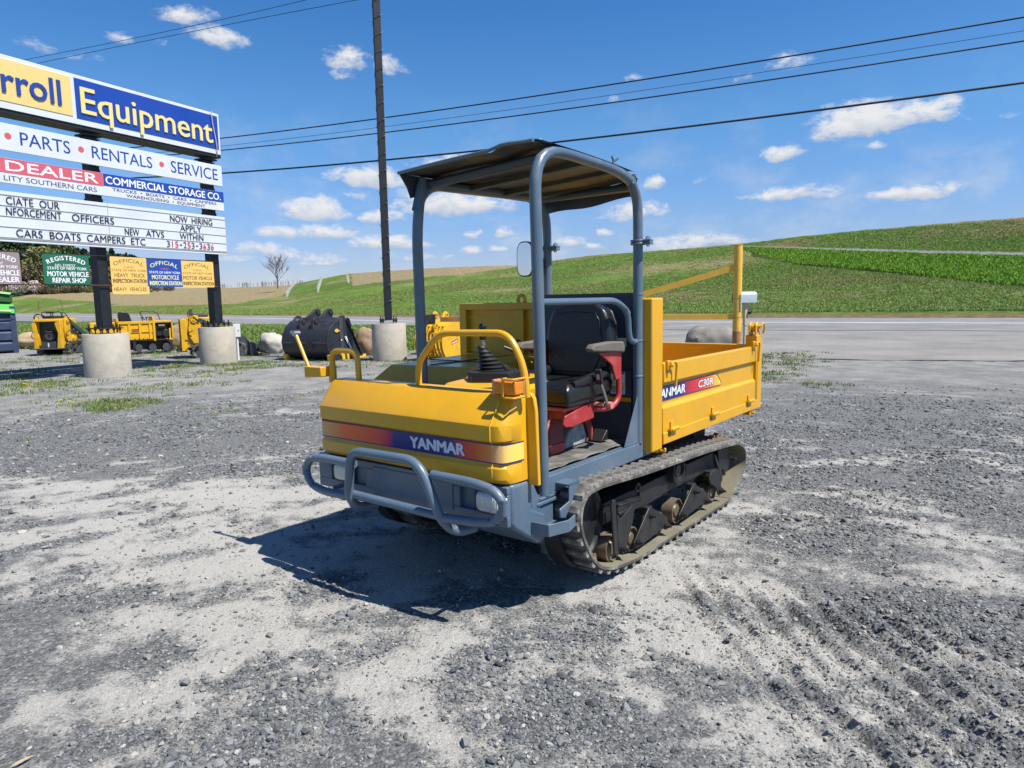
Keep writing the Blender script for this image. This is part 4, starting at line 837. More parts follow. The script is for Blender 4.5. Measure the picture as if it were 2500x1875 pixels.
# ---- seat
def outline_prism(outl,y0,y1,lean_=0):
    return MB().prism(outl,'y',y0,y1)
seat=part('seat',MB().add([(.178,-.80,.945),(.578,-.80,.945),(.590,-.36,.965),(.166,-.36,.965),(.172,-.815,1.02),(.584,-.815,1.02),(.592,-.34,1.045),(.164,-.34,1.045),(.20,-.77,1.058),(.556,-.77,1.058),(.56,-.36,1.052),(.196,-.36,1.052)],
 [(3,2,1,0),(0,1,5,4),(1,2,6,5),(2,3,7,6),(3,0,4,7),(4,5,9,8),(5,6,10,9),(6,7,11,10),(7,4,8,11),(8,9,10,11)]),VIN,mach,bevel=.026,seg=4,smooth=70)
part('seat_skirt',MB().box(.185,.573,-.79,-.36,.930,.960),PLA,seat,bevel=.006)
part('seat_bolster',MB().tube([(.565,-.74,1.045),(.570,-.55,1.062),(.565,-.40,1.085)],[.02,.035,.035],12).tube([(.190,-.74,1.045),(.185,-.55,1.062),(.190,-.40,1.085)],[.02,.035,.035],12),VIN,seat,smooth=70)
bo=[(.215,1.03),(.175,1.12),(.158,1.25),(.170,1.36),(.205,1.440),(.270,1.472),(.380,1.480),(.490,1.472),(.555,1.440),(.590,1.36),(.602,1.25),(.585,1.12),(.545,1.03)]
bk=MB().prism(bo,'y',-.06,.045); T=Matrix.Translation((0,-.375,1.03))@Matrix.Rotation(-.10,4,'X')@Matrix.Translation((0,0,-1.03)); bk.xf(T)
part('backrest',bk,VIN,seat,bevel=.030,seg=5,smooth=70)
bi=[(.245,1.07),(.222,1.15),(.212,1.27),(.226,1.37),(.255,1.415),(.38,1.425),(.505,1.415),(.534,1.37),(.548,1.27),(.538,1.15),(.515,1.07)]
b2=MB().prism(bi,'y',-.068,-.050); b2.xf(T); part('backrest_inset',b2,VIN,seat,bevel=.007,seg=3,smooth=60)
pip=MB().tube([(x,-.0645,z) for x,z in bi[1:-1]],.0035,8); pip.xf(T); part('piping',pip,VIN,seat,smooth=60)
bs=MB().prism([(x*.97+.011,z*.985+.018) for x,z in bo],'y',.040,.062); bs.xf(T); part('back_shell',bs,PLA,seat,bevel=.01)
for sx_,x in ((1,.620),(-1,.140)):
    am=part('armrest',MB().prism([(-.665,1.230),(-.650,1.215),(-.60,1.213),(-.36,1.196),(-.31,1.190),(-.300,1.215),(-.315,1.255),(-.45,1.262),(-.64,1.255)],'x',x-.025,x+.025),ARM,seat,bevel=.010,seg=3,smooth=50)
    part('armrest_bracket',MB().prism([(-.565,1.206),(-.42,1.130),(-.375,1.04),(-.315,1.04),(-.315,1.194),(-.36,1.200)],'x',x-.006,x+.006),RED,am,bevel=.002)
part('seat_tube',MB().tube(bend([(.620,-.335,1.05),(.620,-.335,.93),(.615,-.40,.885),(.60,-.50,.885),(.38,-.52,.89)],.06),.0165,12),RED,seat,smooth=60)
part('slide_plate',MB().prism([(-.82,.842),(-.805,.885),(-.555,.925),(-.505,.920),(-.515,.835),(-.74,.818),(-.80,.825)],'x',.552,.562),RED,seat,bevel=.003)
part('seat_suspension',MB().box(.24,.53,-.75,-.42,.855,.935).box(.22,.552,-.80,-.50,.905,.925),RED,seat,bevel=.005)
pd=part('seat_pedestal',MB().box(.30,.436,-.765,-.63,.652,.860),mat('dark_red_paint',(.16,.018,.03),.5,var=.2,vscale=12,dirt=(.10,.05,.05),dscale=9,damt=.4),seat,bevel=.006)
part('pedestal_foot',MB().box(.296,.441,-.771,-.625,.651,.705),RED,pd,bevel=.003)
part('knob_lever',MB().tube([(.47,-.80,.88),(.475,-.84,.84)],.006,8).tube([(.475,-.84,.84),(.482,-.875,.80)],.011,10),RED,seat)
part('seat_belt_buckle',MB().box(-.018,.018,-.012,.012,0,.085).xf(Matrix.Translation((.625,-.555,1.035))@Matrix.Rotation(.25,4,'X')@Matrix.Rotation(.2,4,'Z')),PLA,seat,bevel=.003)
part('buckle_face',MB().box(-.009,.009,-.0135,-.012,.03,.06).xf(Matrix.Translation((.625,-.555,1.035))@Matrix.Rotation(.25,4,'X')@Matrix.Rotation(.2,4,'Z')),mat('buckle_red',(.6,.3,.3),.4),seat)
part('belt_strap',MB().loft([[(.618,y-.012,z),(.626,y-.012,z),(.626,y+.012,z),(.618,y+.012,z)] for y,z in ((-.545,1.05),(-.53,1.02),(-.50,.97),(-.47,.915))]),mat('belt_webbing',(.10,.10,.10),.9,bump=.5,bscale=200),seat,smooth=None)
part('belt_anchor',MB().cyl((.60,-.455,.905),(.645,-.455,.905),.020,12).cyl((.56,-.50,.912),(.61,-.49,.912),.012,8),mat('anchor_pink',(.55,.22,.18),.6),seat)
gb=MB().tube([(.50,-.42,.70),(.52,-.33,.76),(.49,-.28,.70)],.05,10); part('linkage_cover',MB().prism([(-.60,.652),(-.56,.74),(-.47,.79),(-.40,.78),(-.36,.70),(-.35,.652)],'x',.34,.42),mat('pale_dirty_cover',(.30,.33,.33),.7,var=.35,vscale=12,dirt=(.04,.04,.045),dscale=8,damt=.9),mach,bevel=.01)
part('red_foot_lever',MB().prism([(-.42,.81),(-.36,.80),(-.33,.73),(-.34,.665),(-.355,.665),(-.365,.72),(-.39,.765)],'x',.425,.445),RED,mach,bevel=.004)
# ---- mirror on the canopy
mr_=part('rear_view_mirror',MB().prism([(-.05+.062*math.copysign(abs(math.cos(t))**.6,math.cos(t)),.115*math.copysign(abs(math.sin(t))**.6,math.sin(t))) for t in np.linspace(0,2*math.pi,28,endpoint=False)],'y',-.012,.012).xf(Matrix.Translation((-.150,-.10,1.765))@Matrix.Rotation(.15,4,'Z')),PLA,mach,bevel=.006,smooth=40)
part('mirror_glass',MB().prism([(-.05+.054*math.copysign(abs(math.cos(t))**.6,math.cos(t)),.107*math.copysign(abs(math.sin(t))**.6,math.sin(t))) for t in np.linspace(0,2*math.pi,28,endpoint=False)],'y',-.0145,-.012).xf(Matrix.Translation((-.150,-.10,1.765))@Matrix.Rotation(.15,4,'Z')),MIRR,mr_,smooth=None)
part('mirror_stalk',MB().tube(bend([(-.20,-.085,1.77),(-.15,-.07,1.78),(-.10,-.05,1.77),(-.092,-.045,1.66)],.02),.006,8),PLA,mr_)
# ---- dump bed
bed=part('dump_bed',MB().box(-.775,.70,-.095,1.76,.600,.625).box(-.40,-.30,-.08,1.72,.47,.60).box(.30,.40,-.08,1.72,.47,.60),YEL,mach,bevel=.004)
cp=lambda s:[(.700*s,.640),(.722*s,.640),(.722*s,.700),(.722*s,.826),(.704*s,.848),(.704*s,.972),(.722*s,.982),(.726*s,.988),(.726*s,1.098),(.720*s,1.105),(.690*s,1.105),(.684*s,1.098),(.684*s,.64)]
part('side_board',MB().prism([(a_,b_) for a_,b_ in cp(1)],'y',.030,1.688),YEL,bed,bevel=.003)
part('lower_rail',MB().box(.684,.728,.030,1.740,.604,.676).box(.69,.705,.03,1.69,.674,.700),YEL,bed,bevel=.004)
part('side_board',MB().box(-.775,-.735,-.02,1.69,.64,1.10),YEL,bed,bevel=.003)
fw_=part('front_wall',MB().box(-.795,.66,-.068,-.052,.625,1.47),YEL,bed)
part('wall_frame',MB().box(-.795,.60,-.108,-.045,1.436,1.482).box(-.797,-.735,-.108,-.04,.625,1.4375).box(-.306,-.232,-.100,-.066,1.130,1.4365).box(-.735,.60,-.112,-.066,1.095,1.132).box(.10,.16,-.100,-.066,1.130,1.4365),YEL,fw_,bevel=.004)
part('wall_flange',MB().box(-.735,-.312,-.079,-.0675,1.375,1.392),YEL,fw_); part('wall_flange',MB().box(-.735,-.312,-.078,-.0675,1.15,1.158),YEL,fw_)
part('lifting_eye',MB().tube([(-.262+.030*math.cos(t),-.075,1.500+.030*math.sin(t)) for t in np.linspace(0,2*math.pi,20,endpoint=False)],.013,10,closed=True),YEL,fw_,smooth=60)
part('front_post',MB().box(.592,.720,-.112,.030,.575,1.498),YEL,bed,bevel=.012,seg=3)
part('post_foot',MB().box(.65,.70,.0,.045,.555,.578).cyl((.70,.03,.565),(.74,.03,.565),.009,8).cyl((.736,.03,.56),(.736,.03,.585),.008,8),YEL,bed,bevel=.003)
for x0,x1 in ((.630,.724),(-.79,-.70)):
    part('rear_post',MB().box(x0,x1,1.700,1.824,.598,1.188),YEL,bed,bevel=.006)
tg=part('tailgate',MB().box(-.70,.63,1.745,1.775,.63,1.100).box(-.70,.63,1.735,1.785,1.075,1.112),YEL,bed,bevel=.004)
part('painted_slot_shade',MB().box(.7242,.7262,1.712,1.722,.66,1.10),mat('shadow_gap_paint',(.35,.2,.01),.5),bed)  # no real gap: its shadow is painted as a darker yellow strip
lug=part('top_hinge_lug',MB().prism([(1.70,1.188),(1.705,1.265),(1.735,1.296),(1.775,1.292),(1.800,1.262),(1.805,1.188)],'x',.652,.664).prism([(1.70,1.188),(1.705,1.265),(1.735,1.296),(1.775,1.292),(1.800,1.262),(1.805,1.188)],'x',.700,.712).cyl((.64,1.745,1.255),(.735,1.745,1.255),.016,12).cyl((.664,1.745,1.245),(.70,1.745,1.245),.030,14),YEL,bed,bevel=.003)
part('lug_handle',MB().tube(bend([(.735,1.745,1.262),(.748,1.78,1.285),(.748,1.80,1.24),(.735,1.80,1.20)],.02),.008,8),YEL,lug)
def latch(y0,dz=0):
    l_=part('side_latch',MB().box(.724,.742,y0-.028,y0+.018,1.062+dz,1.118+dz).cyl((.724,y0-.006,1.09+dz),(.768,y0-.006,1.09+dz),.012,10),YEL,bed,bevel=.003)
    part('latch_handle',MB().tube(bend([(.752,y0-.012,1.10+dz),(.758,y0+.035,1.112+dz),(.758,y0+.062,1.09+dz),(.752,y0+.062,.955+dz)],.028),.0085,8),YEL,l_,smooth=60)
latch(.080); latch(1.600,.03)
for y in (.145,.806,1.528):
    h_=part('board_hinge',MB().prism([(y-.022,.735),(y+.022,.735),(y+.022,.668),(y-.022,.660)],'x',.724,.732),YEL,bed,bevel=.002)
    part('hinge_pin',MB().cyl((.742,y-.045,.688),(.742,y+.055,.688),.0135,12).cyl((.742,y-.055,.688),(.742,y-.045,.688),.009,8),YEL,h_)
    part('painted_recess_shade',MB().box(.7285,.7295,y-.06,y-.015,.650,.690),mat('recess_shade_paint',(.30,.17,.01),.6),h_)  # flat sheet on the rail, shade of a recess put in as darker yellow
for y in (1.62,): part('tail_lug',MB().box(.66,.715,y-.03,y+.03,.565,.606).cyl((.715,y+.01,.58),(.745,y+.01,.58),.009,8),YEL,bed,bevel=.003)
# side decal
BND2=band_mat('side_decal_gradient',.04,1.01,[(0,NAVY),(.30,NAVY),(.44,(.42,.02,.04)),(.62,(.70,.03,.04)),(.80,(.80,.20,.03)),(1,(.90,.66,.10))],axis=1)
dpts=[(.032,.872),(.985,.872),(1.004,.882),(.985,.905),(.935,.945),(.90,.958),(.032,.958)]
dcl=part('side_decal',MB().prism(dpts,'x',.7045,.7055),BND2,bed)
part('decal_border',MB().tube([(.7056,y,z) for y,z in dpts],.0028,6,closed=True),NAVM,dcl)
def side_text(t,y0,y1,z,h,m,bold,x=.7062,shear=.12):
    q=text_fit(t,y0,y1,z,h,0,bold,0,shear); q.v=[(x-p[1],p[0],p[2]) for p in q.v]; q.f=[f[::-1] for f in q.f]; part('lettering',q,m,dcl,smooth=None)
side_text('YANMAR',-.030,.385,.889,.052,mat('decal_white2',(.80,.80,.80),.4),.05)
side_text('C30R',.585,.855,.889,.052,NAVM,.09,.7062); side_text('C30R',.592,.848,.892,.047,MATS['decal_white2'],.035,.7074)
# ---- crawler undercarriage
TP=[(-.30,.0),(.88,.0),(1.02,.035),(1.19,.12),(1.295,.20),(1.325,.29),(1.295,.385),(1.20,.445),(1.06,.478),(.581,.512),(.20,.530),(-.311,.552),(-.70,.578),(-.86,.585),(-.97,.572),(-1.045,.51),(-1.068,.42),(-1.045,.32),(-.985,.220),(-.925,.145),(-.86,.090),(-.77,.052),(-.66,.026),(-.50,.008)]
def closed_path(P,n):
    P=np.array(P,float); m=len(P); out=[]
    for i in range(m):
        p0,p1,p2,p3=P[i-1],P[i],P[(i+1)%m],P[(i+2)%m]
        for t in np.linspace(0,1,12,endpoint=False):
            out.append(.5*((2*p1)+(-p0+p2)*t+(2*p0-5*p1+4*p2-p3)*t*t+(-p0+3*p1-3*p2+p3)*t**3))
    o=np.array(out); o[:,1]=np.maximum(o[:,1],0); d=np.r_[0,np.cumsum(np.hypot(*np.diff(np.vstack([o,o[:1]]),axis=0).T))]; q=np.vstack([o,o[:1]]); s=np.linspace(0,d[-1],n,endpoint=False)
    return np.stack([np.interp(s,d,q[:,0]),np.interp(s,d,q[:,1])],1), d[-1]
NL=56; path,plen=closed_path(TP,NL*4)
tan=np.roll(path,-1,0)-np.roll(path,1,0); tan/=np.hypot(*tan.T)[:,None]; nrm=np.stack([tan[:,1],-tan[:,0]],1)
cen=path.mean(0)
sgn=np.sign(((path-cen)*nrm).sum()); nrm*=sgn
def track(xc, w, side):
    base=path-nrm*.022
    def ring(i,xa,xb,e):
        p=base[i]; q=p-nrm[i]*.030
        return [(xa,p[0],p[1]),(xa+ .0,p[0],p[1]),(xb,p[0],p[1]),(xb,q[0],q[1]),(xa,q[0],q[1])]
    rings=[]
    for i in range(len(path)):
        p=base[i]; q=p-nrm[i]*.026; lip=p-nrm[i]*.006; a=xc-w/2; b=xc+w/2
        rings.append([(a,p[0]-nrm[i][0]*.008,p[1]-nrm[i][1]*.008),(a+.02,p[0],p[1]),(b-.02,p[0],p[1]),(b,p[0]-nrm[i][0]*.010,p[1]-nrm[i][1]*.010),(b,q[0],q[1]),(b-.03,q[0],q[1]),(xc+.05,q[0],q[1]),(xc-.05,q[0],q[1]),(a,q[0],q[1])])
    rings.append(rings[0]); mb=MB().loft(rings,cap=False)
    t=part('rubber_track',mb,[RUB,RUBI],mach,smooth=50)
    for i,p in enumerate(t.data.polygons):
        if i%9 in (4,5,6,7): p.material_index=1
    # tread bars: one mesh per side, shared
    half=w/2
    def bar(nm):
        m_=MB()
        for a,b,y0 in ((-half+.006,-.02,.012),(.02,half-.006,-.012)):
            m_.loft([[(x,y0+yy*f,zz) for yy,zz in ((-.030,-.004),(-.016,.014),(.016,.014),(.030,-.004))] for x,f in ((a,.8),(a+.02,1),(b-.02,1),(b,.85))])
        return mesh_of(nm,m_,RUB,40)
    bm_=bar('tread_bar'); first=None
    for k in range(NL):
        i=k*4; o=bpy.data.objects.new('tread_bar',bm_); COL.objects.link(o); o.parent=t
        tx=Vector((0,tan[i][0],tan[i][1])); nv_=Vector((0,nrm[i][0],nrm[i][1])); xx=Vector((1,0,0)); 
        Mx=Matrix((xx, nv_.cross(xx), nv_)).transposed().to_4x4(); pos=Vector((xc,base[i][0],base[i][1])); o.matrix_local=Matrix.Translation(pos)@Mx
    # inner guide lugs
    ig=MB()
    for k in range(NL):
        i=k*4+2; q=base[i]-nrm[i]*.026; r_=q-nrm[i]*.045
        for dx in (-.035,.035): ig.loft([[(xc+dx-.012,q[0]-tan[i][0]*.02,q[1]-tan[i][1]*.02),(xc+dx+.012,q[0]-tan[i][0]*.02,q[1]-tan[i][1]*.02),(xc+dx+.012,q[0]+tan[i][0]*.02,q[1]+tan[i][1]*.02),(xc+dx-.012,q[0]+tan[i][0]*.02,q[1]+tan[i][1]*.02)],[(xc+dx-.005,r_[0]-tan[i][0]*.008,r_[1]-tan[i][1]*.008),(xc+dx+.005,r_[0]-tan[i][0]*.008,r_[1]-tan[i][1]*.008),(xc+dx+.005,r_[0]+tan[i][0]*.008,r_[1]+tan[i][1]*.008),(xc+dx-.005,r_[0]+tan[i][0]*.008,r_[1]+tan[i][1]*.008)]])
    part('guide_lugs',ig,RUST,t,smooth=None,kind='stuff')
    return t
for s_ in (1,-1):
    xc=.64*s_; track(xc,.32,s_)
    fr=part('track_frame',MB().box(xc-.07,xc+.07,-.66,1.10,.282,.402),BLK,mach,bevel=.006)
    def wheel(nm,y,z,r,w,m,x0=xc,hub=True,par=fr):
        o=part(nm,MB().lathe([(0,-w*.30),(r*.45,-w*.30),(r*.5,-w*.42),(r*.86,-w*.42),(r*.90,-w*.5),(r,-w*.5),(r,w*.5),(r*.90,w*.5),(r*.86,w*.30),(r*.5,w*.30),(r*.42,w*.44),(0,w*.46)],(x0,y,z),'x',30),m,par,smooth=40); return o
    for y in (-.60,-.385,-.045,.225,.600,.800):
        r=.070 if y not in (-.60,.225) else .080
        wheel('track_roller',y,.060+r,r,.075,ROLL,xc+.055*s_)
    wheel('idler_wheel',-.845,.325,.215,.09,BLK,xc)
    wheel('carrier_wheel',.21,.408,.085,.10,BLK,xc+.06*s_)
    # sprocket with teeth
    mbx=MB(); n=15; P=[]
    for k in range(n):
        for da,rr_ in ((0,.175),(.08,.215),(.16,.22),(.24,.175)): a=2*math.pi*k/n+da; P.append((1.06+rr_*math.cos(a),.290+rr_*.96*math.sin(a)))
    mbx.prism(P,'x',xc-.02,xc+.02); part('sprocket',mbx,RUST,fr,bevel=.002)
    xo=xc+.115*s_
    def tri(pts,nm='bogie_plate',t=.012,x_=None):
        x_=xo if x_ is None else x_; return part(nm,MB().prism(pts,'x',x_-t/2,x_+t/2),BLK,fr,bevel=.004)
    def bolt(y,z,par,r=.016,ln=.03): part('bolt',MB().cyl((xo,y,z),(xo+ln*s_,y,z),r,6).cyl((xo,y,z),(xo+ln*.55*s_,y,z),r*1.5,14).cyl((xo,y,z),(xo+ln*1.5*s_,y,z),r*.55,8),BLK,par)
    for (ya,za),(yl,zl),(yr,zr) in (((-.206,.255),(-.375,.112),(-.005,.112)),((.433,.252),(.232,.118),(.632,.112))):
        b_=tri([(yl-.035,zl+.005),(yl-.018,zl-.034),(yl+.02,zl-.036),(yr-.04,zl-.012),(yr+.02,zr-.036),(yr+.035,zr),(yr+.03,zr+.045),(ya+.035,za+.005),(ya+.012,za+.022),(ya-.020,za+.022)]); bolt(yl,zl,b_); bolt(yr,zr,b_); bolt(ya,za-.03,b_,.013)
        part('bogie_cap',MB().box(xo-.05*s_ if s_>0 else xo,xo if s_>0 else xo+.05,ya-.03,ya+.03,za-.02,za+.024),BLK,b_,bevel=.003)
    b_=tri([(-.585,.135),(-.54,.085),(-.515,.095),(-.43,.24),(-.40,.325),(-.43,.345),(-.56,.30),(-.60,.33),(-.60,.22)],'front_arm'); bolt(-.545,.125,b_)
    part('arm_top',MB().box(min(xo,xo-.10*s_),max(xo,xo-.10*s_),-.57,-.40,.318,.334),BLK,b_,bevel=.003)
    b_=tri([(-.645,.13),(-.615,.10),(-.60,.12),(-.62,.30),(-.63,.425),(-.66,.43),(-.675,.40)],'end_plate',x_=xo+.006*s_)
    b_=tri([(.68,.25),(.70,.285),(.76,.30),(.85,.285),(.885,.22),(.905,.13),(.88,.09),(.86,.095),(.80,.17),(.70,.215)],'rear_arm'); bolt(.885,.125,b_)
    part('rear_bracket',MB().box(min(xo,xo-.12*s_),max(xo,xo-.12*s_),.70,.84,.284,.300),BLK,b_,bevel=.004)
    part('guard_channel',MB().prism([(-.575,.372),(-.30,.352),(-.27,.300),(-.575,.310)],'x',xo-.02,xo-.008).prism([(-.575,.380),(-.29,.357),(-.29,.349),(-.575,.372)],'x',xo-.075 if s_>0 else xo-.02,xo if s_>0 else xo+.075),BLK,fr,bevel=.002)
    part('beam_plate',MB().prism([(-.27,.405),(-.03,.410),(0,.36),(.03,.285),(-.27,.275)],'x',xc+.07*s_-.006,xc+.07*s_+.012*s_),BLK,fr,bevel=.003)
    part('lifting_ring',MB().tube([(xc+.09*s_,-.315+.022*math.cos(t),.415+.022*math.sin(t)) for t in np.linspace(0,2*math.pi,16,endpoint=False)],.008,8,closed=True),BLK,fr)
    part('lifting_ring',MB().tube([(xc+.085*s_,.335+.024*math.cos(t),.395+.024*math.sin(t)) for t in np.linspace(0,2*math.pi,16,endpoint=False)],.010,8,closed=True),BLK,fr)
    part('rear_gusset_plate',MB().prism([(.765,.405),(.79,.405),(.93,.22),(.90,.20)],'x',xo-.006,xo+.006),BLK,fr,bevel=.002)
    part('motor_guard',MB().prism([(.89,.410),(1.03,.435),(1.09,.43),(1.105,.40),(1.09,.30),(.93,.24)],'x',xo-.03,xo-.018),BLK,fr,bevel=.003)
    b_=part('motor_hub',MB().cyl((xc,1.06,.29),(xo-.02*s_,1.06,.29),.07,20),BLK,fr); 
    part('hub_bolt',MB().cyl((xo-.01*s_,1.115,.315),(xo+.03*s_,1.115,.315),.015,6),BLK,fr)
part('belly_frame',MB().box(-.50,.50,-1.10,1.2,.36,.56).box(-.60,.60,-.2,.0,.30,.55).box(-.55,.55,.9,1.1,.30,.55),mat('belly_black',(.02,.02,.02),.8),mach)

# ================================================================ roadside sign (x along the sign, -y towards the viewer, z up)
SB=R(63.5); SP=(-8.85,15.5,0)
sign=empty('roadside_sign',SP,SB,'tall multi-panel dealership sign on two black posts, blue and yellow lettered box on top','sign')
SBLK=mat('sign_black',(.008,.009,.013),.5,var=.25,vscale=6,dirt=(.045,.038,.036),dscale=7,damt=.25)
SW=mat('sign_white',(.60,.64,.71),.45,var=.04,vscale=2,dirt=(.42,.42,.40),dscale=1.6,damt=.35); SBLU=mat('sign_blue',(.012,.052,.33),.22,coat=.4); SYEL=mat('sign_yellow',(.72,.55,.20),.3,var=.03,vscale=3,coat=.2)
LYEL=mat('letter_yellow',(.76,.62,.25),.35); LBLU=mat('letter_blue',(.015,.055,.30),.35); LRED=mat('dot_red',(.60,.09,.11),.5); SPNK=mat('faded_red',(.56,.10,.14),.5,var=.08,vscale=3)
LBK=mat('letter_black',(.014,.016,.035),.5); LGR=mat('letter_grey',(.10,.11,.15),.5); LWH=mat('letter_white',(.78,.80,.84),.5); LNV=mat('letter_navy',(.02,.03,.09),.5); CRED=mat('changeable_red',(.62,.02,.03),.45); CGR=mat('changeable_grey',(.09,.10,.13),.5)
S0,S1=-3.55,3.165
for px in (-.08,2.91):
    w=.115; ps=part('post',MB().box(px-w,px+w,-w+.03,w+.03,1.06,5.14),SBLK,sign,bevel=.004)
    part('post_cap',MB().box(px-.19,px+.19,-.17,.20,5.10,5.135).box(px-.16,px+.16,-.13,.17,5.04,5.06),SBLK,ps,bevel=.003)
    for zz in (4.40,3.80,5.0): part('post_clamp',MB().box(px-w-.012,px+w+.012,-w+.018,w+.042,zz-.05,zz+.02),SBLK,ps,bevel=.003)
    part('base_plate',MB().box(px-.27,px+.27,-.22,.30,1.035,1.060),SBLK,ps,bevel=.003)
    ab=MB()
    for dx in (-.22,-.08,.08,.22):
        for dy in (-.16,.24): ab.cyl((px+dx,dy,.93),(px+dx,dy,1.13),.013,8).cyl((px+dx,dy,1.06),(px+dx,dy,1.085),.025,6).cyl((px+dx,dy,1.0),(px+dx,dy,1.035),.03,6)
    part('anchor_bolts',ab,SBLK,ps,kind='stuff')
def tx(parent,t,x0,x1,z,h,y,m,bold=.0,ext=0,shear=0): return part('lettering',text_fit(t,x0,x1,z,h,y,bold,ext,shear),m,parent,smooth=None)
# top box
tb=part('light_box',MB().box(S0,S1+.02,-.22,.16,5.175,6.262),SBLK,sign,bevel=.01)
part('face_frame',MB().box(S0,S1,-.245,-.221,5.255,6.245),SW,tb,bevel=.004)
part('face_panel',MB().box(S0+.08,-.545,-.256,-.2455,5.39,6.165),SYEL,tb,bevel=.003)
part('face_panel',MB().box(-.465,S1-.055,-.256,-.2455,5.375,6.175),SBLU,tb,bevel=.003)
tx(tb,'rroll',-1.87,-.765,5.555,.475,-.262,LBLU,.012,.035)
tx(tb,'Equipment',-.375,2.93,5.500,.515,-.262,LYEL,.012,.035)
part('bulb_string',MB().tube([(2.90,-.30,6.27),(2.93,-.285,6.0),(3.0,-.285,5.6),(3.03,-.28,5.30),(3.05,-.22,5.2)],.012,6),mat('faded_cable',(.65,.50,.48),.6),tb)
part('lettering',text_fit('®',3.02,3.09,5.47,.06,-.2575,.0),mat('faded_mark',(.10,.18,.45),.5),tb,smooth=None)
def panel(z0,z1,nm='panel',x0=S0,x1=S1,m=SW,yy=-.235):
    p=part(nm,MB().box(x0,x1,yy,yy+.055,z0,z1),m,sign,bevel=.004)
    part('panel_back',MB().box(x0+.01,x1-.01,yy+.056,yy+.075,z0+.01,z1-.01),SBLK,p); return p
p1=panel(4.485,4.985); Y=-.2362
tx(p1,'PARTS',-1.615,-.655,4.625,.245,Y,LBLU,.006); tx(p1,'RENTALS',-.205,1.205,4.625,.245,Y,LBLU,.006); tx(p1,'SERVICE',1.69,3.03,4.615,.265,Y,LBLU,.006)
def dot(par,x,z,r): part('dot',MB().lathe([(0,0),(r,0),(r,.001),(0,.001)],(x,Y-.001,z),'y',20),LRED,par,smooth=None)
for x in (-1.83,-.43,1.45): dot(p1,x,4.755,.062)
p2=panel(3.875,4.345)
rp=part('colour_field',MB().box(S0,-.005,Y-.003,Y-.0005,4.07,4.342),SPNK,p2); bp=part('colour_field',MB().box(.0,S1,Y-.003,Y-.0005,4.085,4.342),SBLU,p2)
tx(p2,'DEALER',-1.93,-.115,4.115,.185,Y-.004,LWH,.02); tx(p2,'LITY SOUTHERN CARS',-1.975,-.165,3.925,.095,Y-.001,LNV,.0)
tx(p2,'COMMERCIAL STORAGE CO.',.045,3.075,4.135,.155,Y-.004,LWH,.025)
tx(p2,'TRUCKS  •  BOATS  •  CARS  •  CAMPERS',.185,2.93,3.996,.064,Y-.001,LNV,.02); tx(p2,'WAREHOUSING  •  EQUIPMENT',.50,2.59,3.903,.064,Y-.001,LNV,.02)
p3=panel(2.778,3.722,'message_board')
for z in (3.655,3.455,3.258,3.060,2.860,2.835): part('letter_rail',MB().box(S0,S1,Y-.010,Y-.001,z-.006,z+.004),mat('rail_grey',(.42,.42,.38),.5),p3)
part('board_seam',MB().box(.035,.039,Y-.0105,Y-.001,2.785,3.715),mat('rail_grey',(.42,.42,.38),.5),p3)
def mb_(t,x0,x1,z,h=.145,m=LBK): tx(p3,t,x0,x1,z,h,Y-.011,m,.004)
mb_('CIATE  OUR',-1.985,-.985,3.478); mb_('NFORCEMENT',-2.0,-.964,3.278); mb_('OFFICERS',-.754,.157,3.278)
mb_('NEW',.39,.74,3.082); mb_('ATVS',.90,1.367,3.082); mb_('CARS  BOATS  CAMPERS  ETC',-1.86,.874,2.880)
mb_('NOW  HIRING',1.558,2.758,3.478); mb_('APPLY',1.81,2.42,3.278); mb_('WITHIN',1.79,2.46,3.082)
ph=[('3',0,CGR),('1',1,CRED),('5',2,CRED),('-',3,LBK),('2',4,CGR),('5',5,CRED),('3',6,CGR),('-',7,LBK),('3',8,CGR),('6',9,CRED),('3',10,CGR),('6',11,CRED)]
for ch,i,m in ph:
    x=1.42+i*.1135; 
    if ch=='-': part('lettering',MB().box(x+.012,x+.075,Y-.012,Y-.011,2.94,2.96),m,p3)
    else: tx(p3,ch,x+(.03 if ch=='1' else 0),x+(.05 if ch=='1' else .085),2.880,.145,Y-.011,m,.006)
# licence plates hanging on two bars
part('hanging_bar',MB().cyl((S0,-.13,2.60),(2.9,-.13,2.60),.012,8),SBLK,sign); part('hanging_bar',MB().cyl((S0,-.13,1.975),(2.9,-.13,1.975),.012,8),mat('rust_bar',(.10,.03,.02),.7),sign)
def plate(x0,x1,z0,z1,m): 
    r=.03; pts=[]
    for sx_,sz_,a0 in ((1,1,0),(0,1,90),(0,0,180),(1,0,270)):
        for k in range(4): a=R(a0+30*k); pts.append(((x1-r if sx_ else x0+r)+r*math.cos(a),(z1-r if sz_ else z0+r)+r*math.sin(a)))
    return part('licence_plate',MB().prism(pts,'y',-.156,-.150),m,sign)
YP=-.1572
def pt(p,t,x0,x1,z,h,m,b=.02): tx(p,t,x0,x1,z,h,YP,m,b)
g_=plate(-1.37,-.425,1.985,2.592,mat('plate_green',(.014,.13,.07),.4))
part('lettering',text_arc('REGISTERED',-.90,2.375,.78,.085,.105,YP,.03),LWH,g_,smooth=None)
pt(g_,'NO. 7109727',-1.13,-.72,2.352,.045,LWH,.01); pt(g_,'STATE OF NEW YORK',-1.29,-.48,2.283,.055,LWH); pt(g_,'MOTOR VEHICLE',-1.30,-.455,2.150,.095,LWH,.03); pt(g_,'REPAIR SHOP',-1.21,-.515,2.022,.095,LWH,.03)
part('number_line',MB().box(-1.15,-.64,YP-.0003,YP,2.343,2.346),LWH,g_)
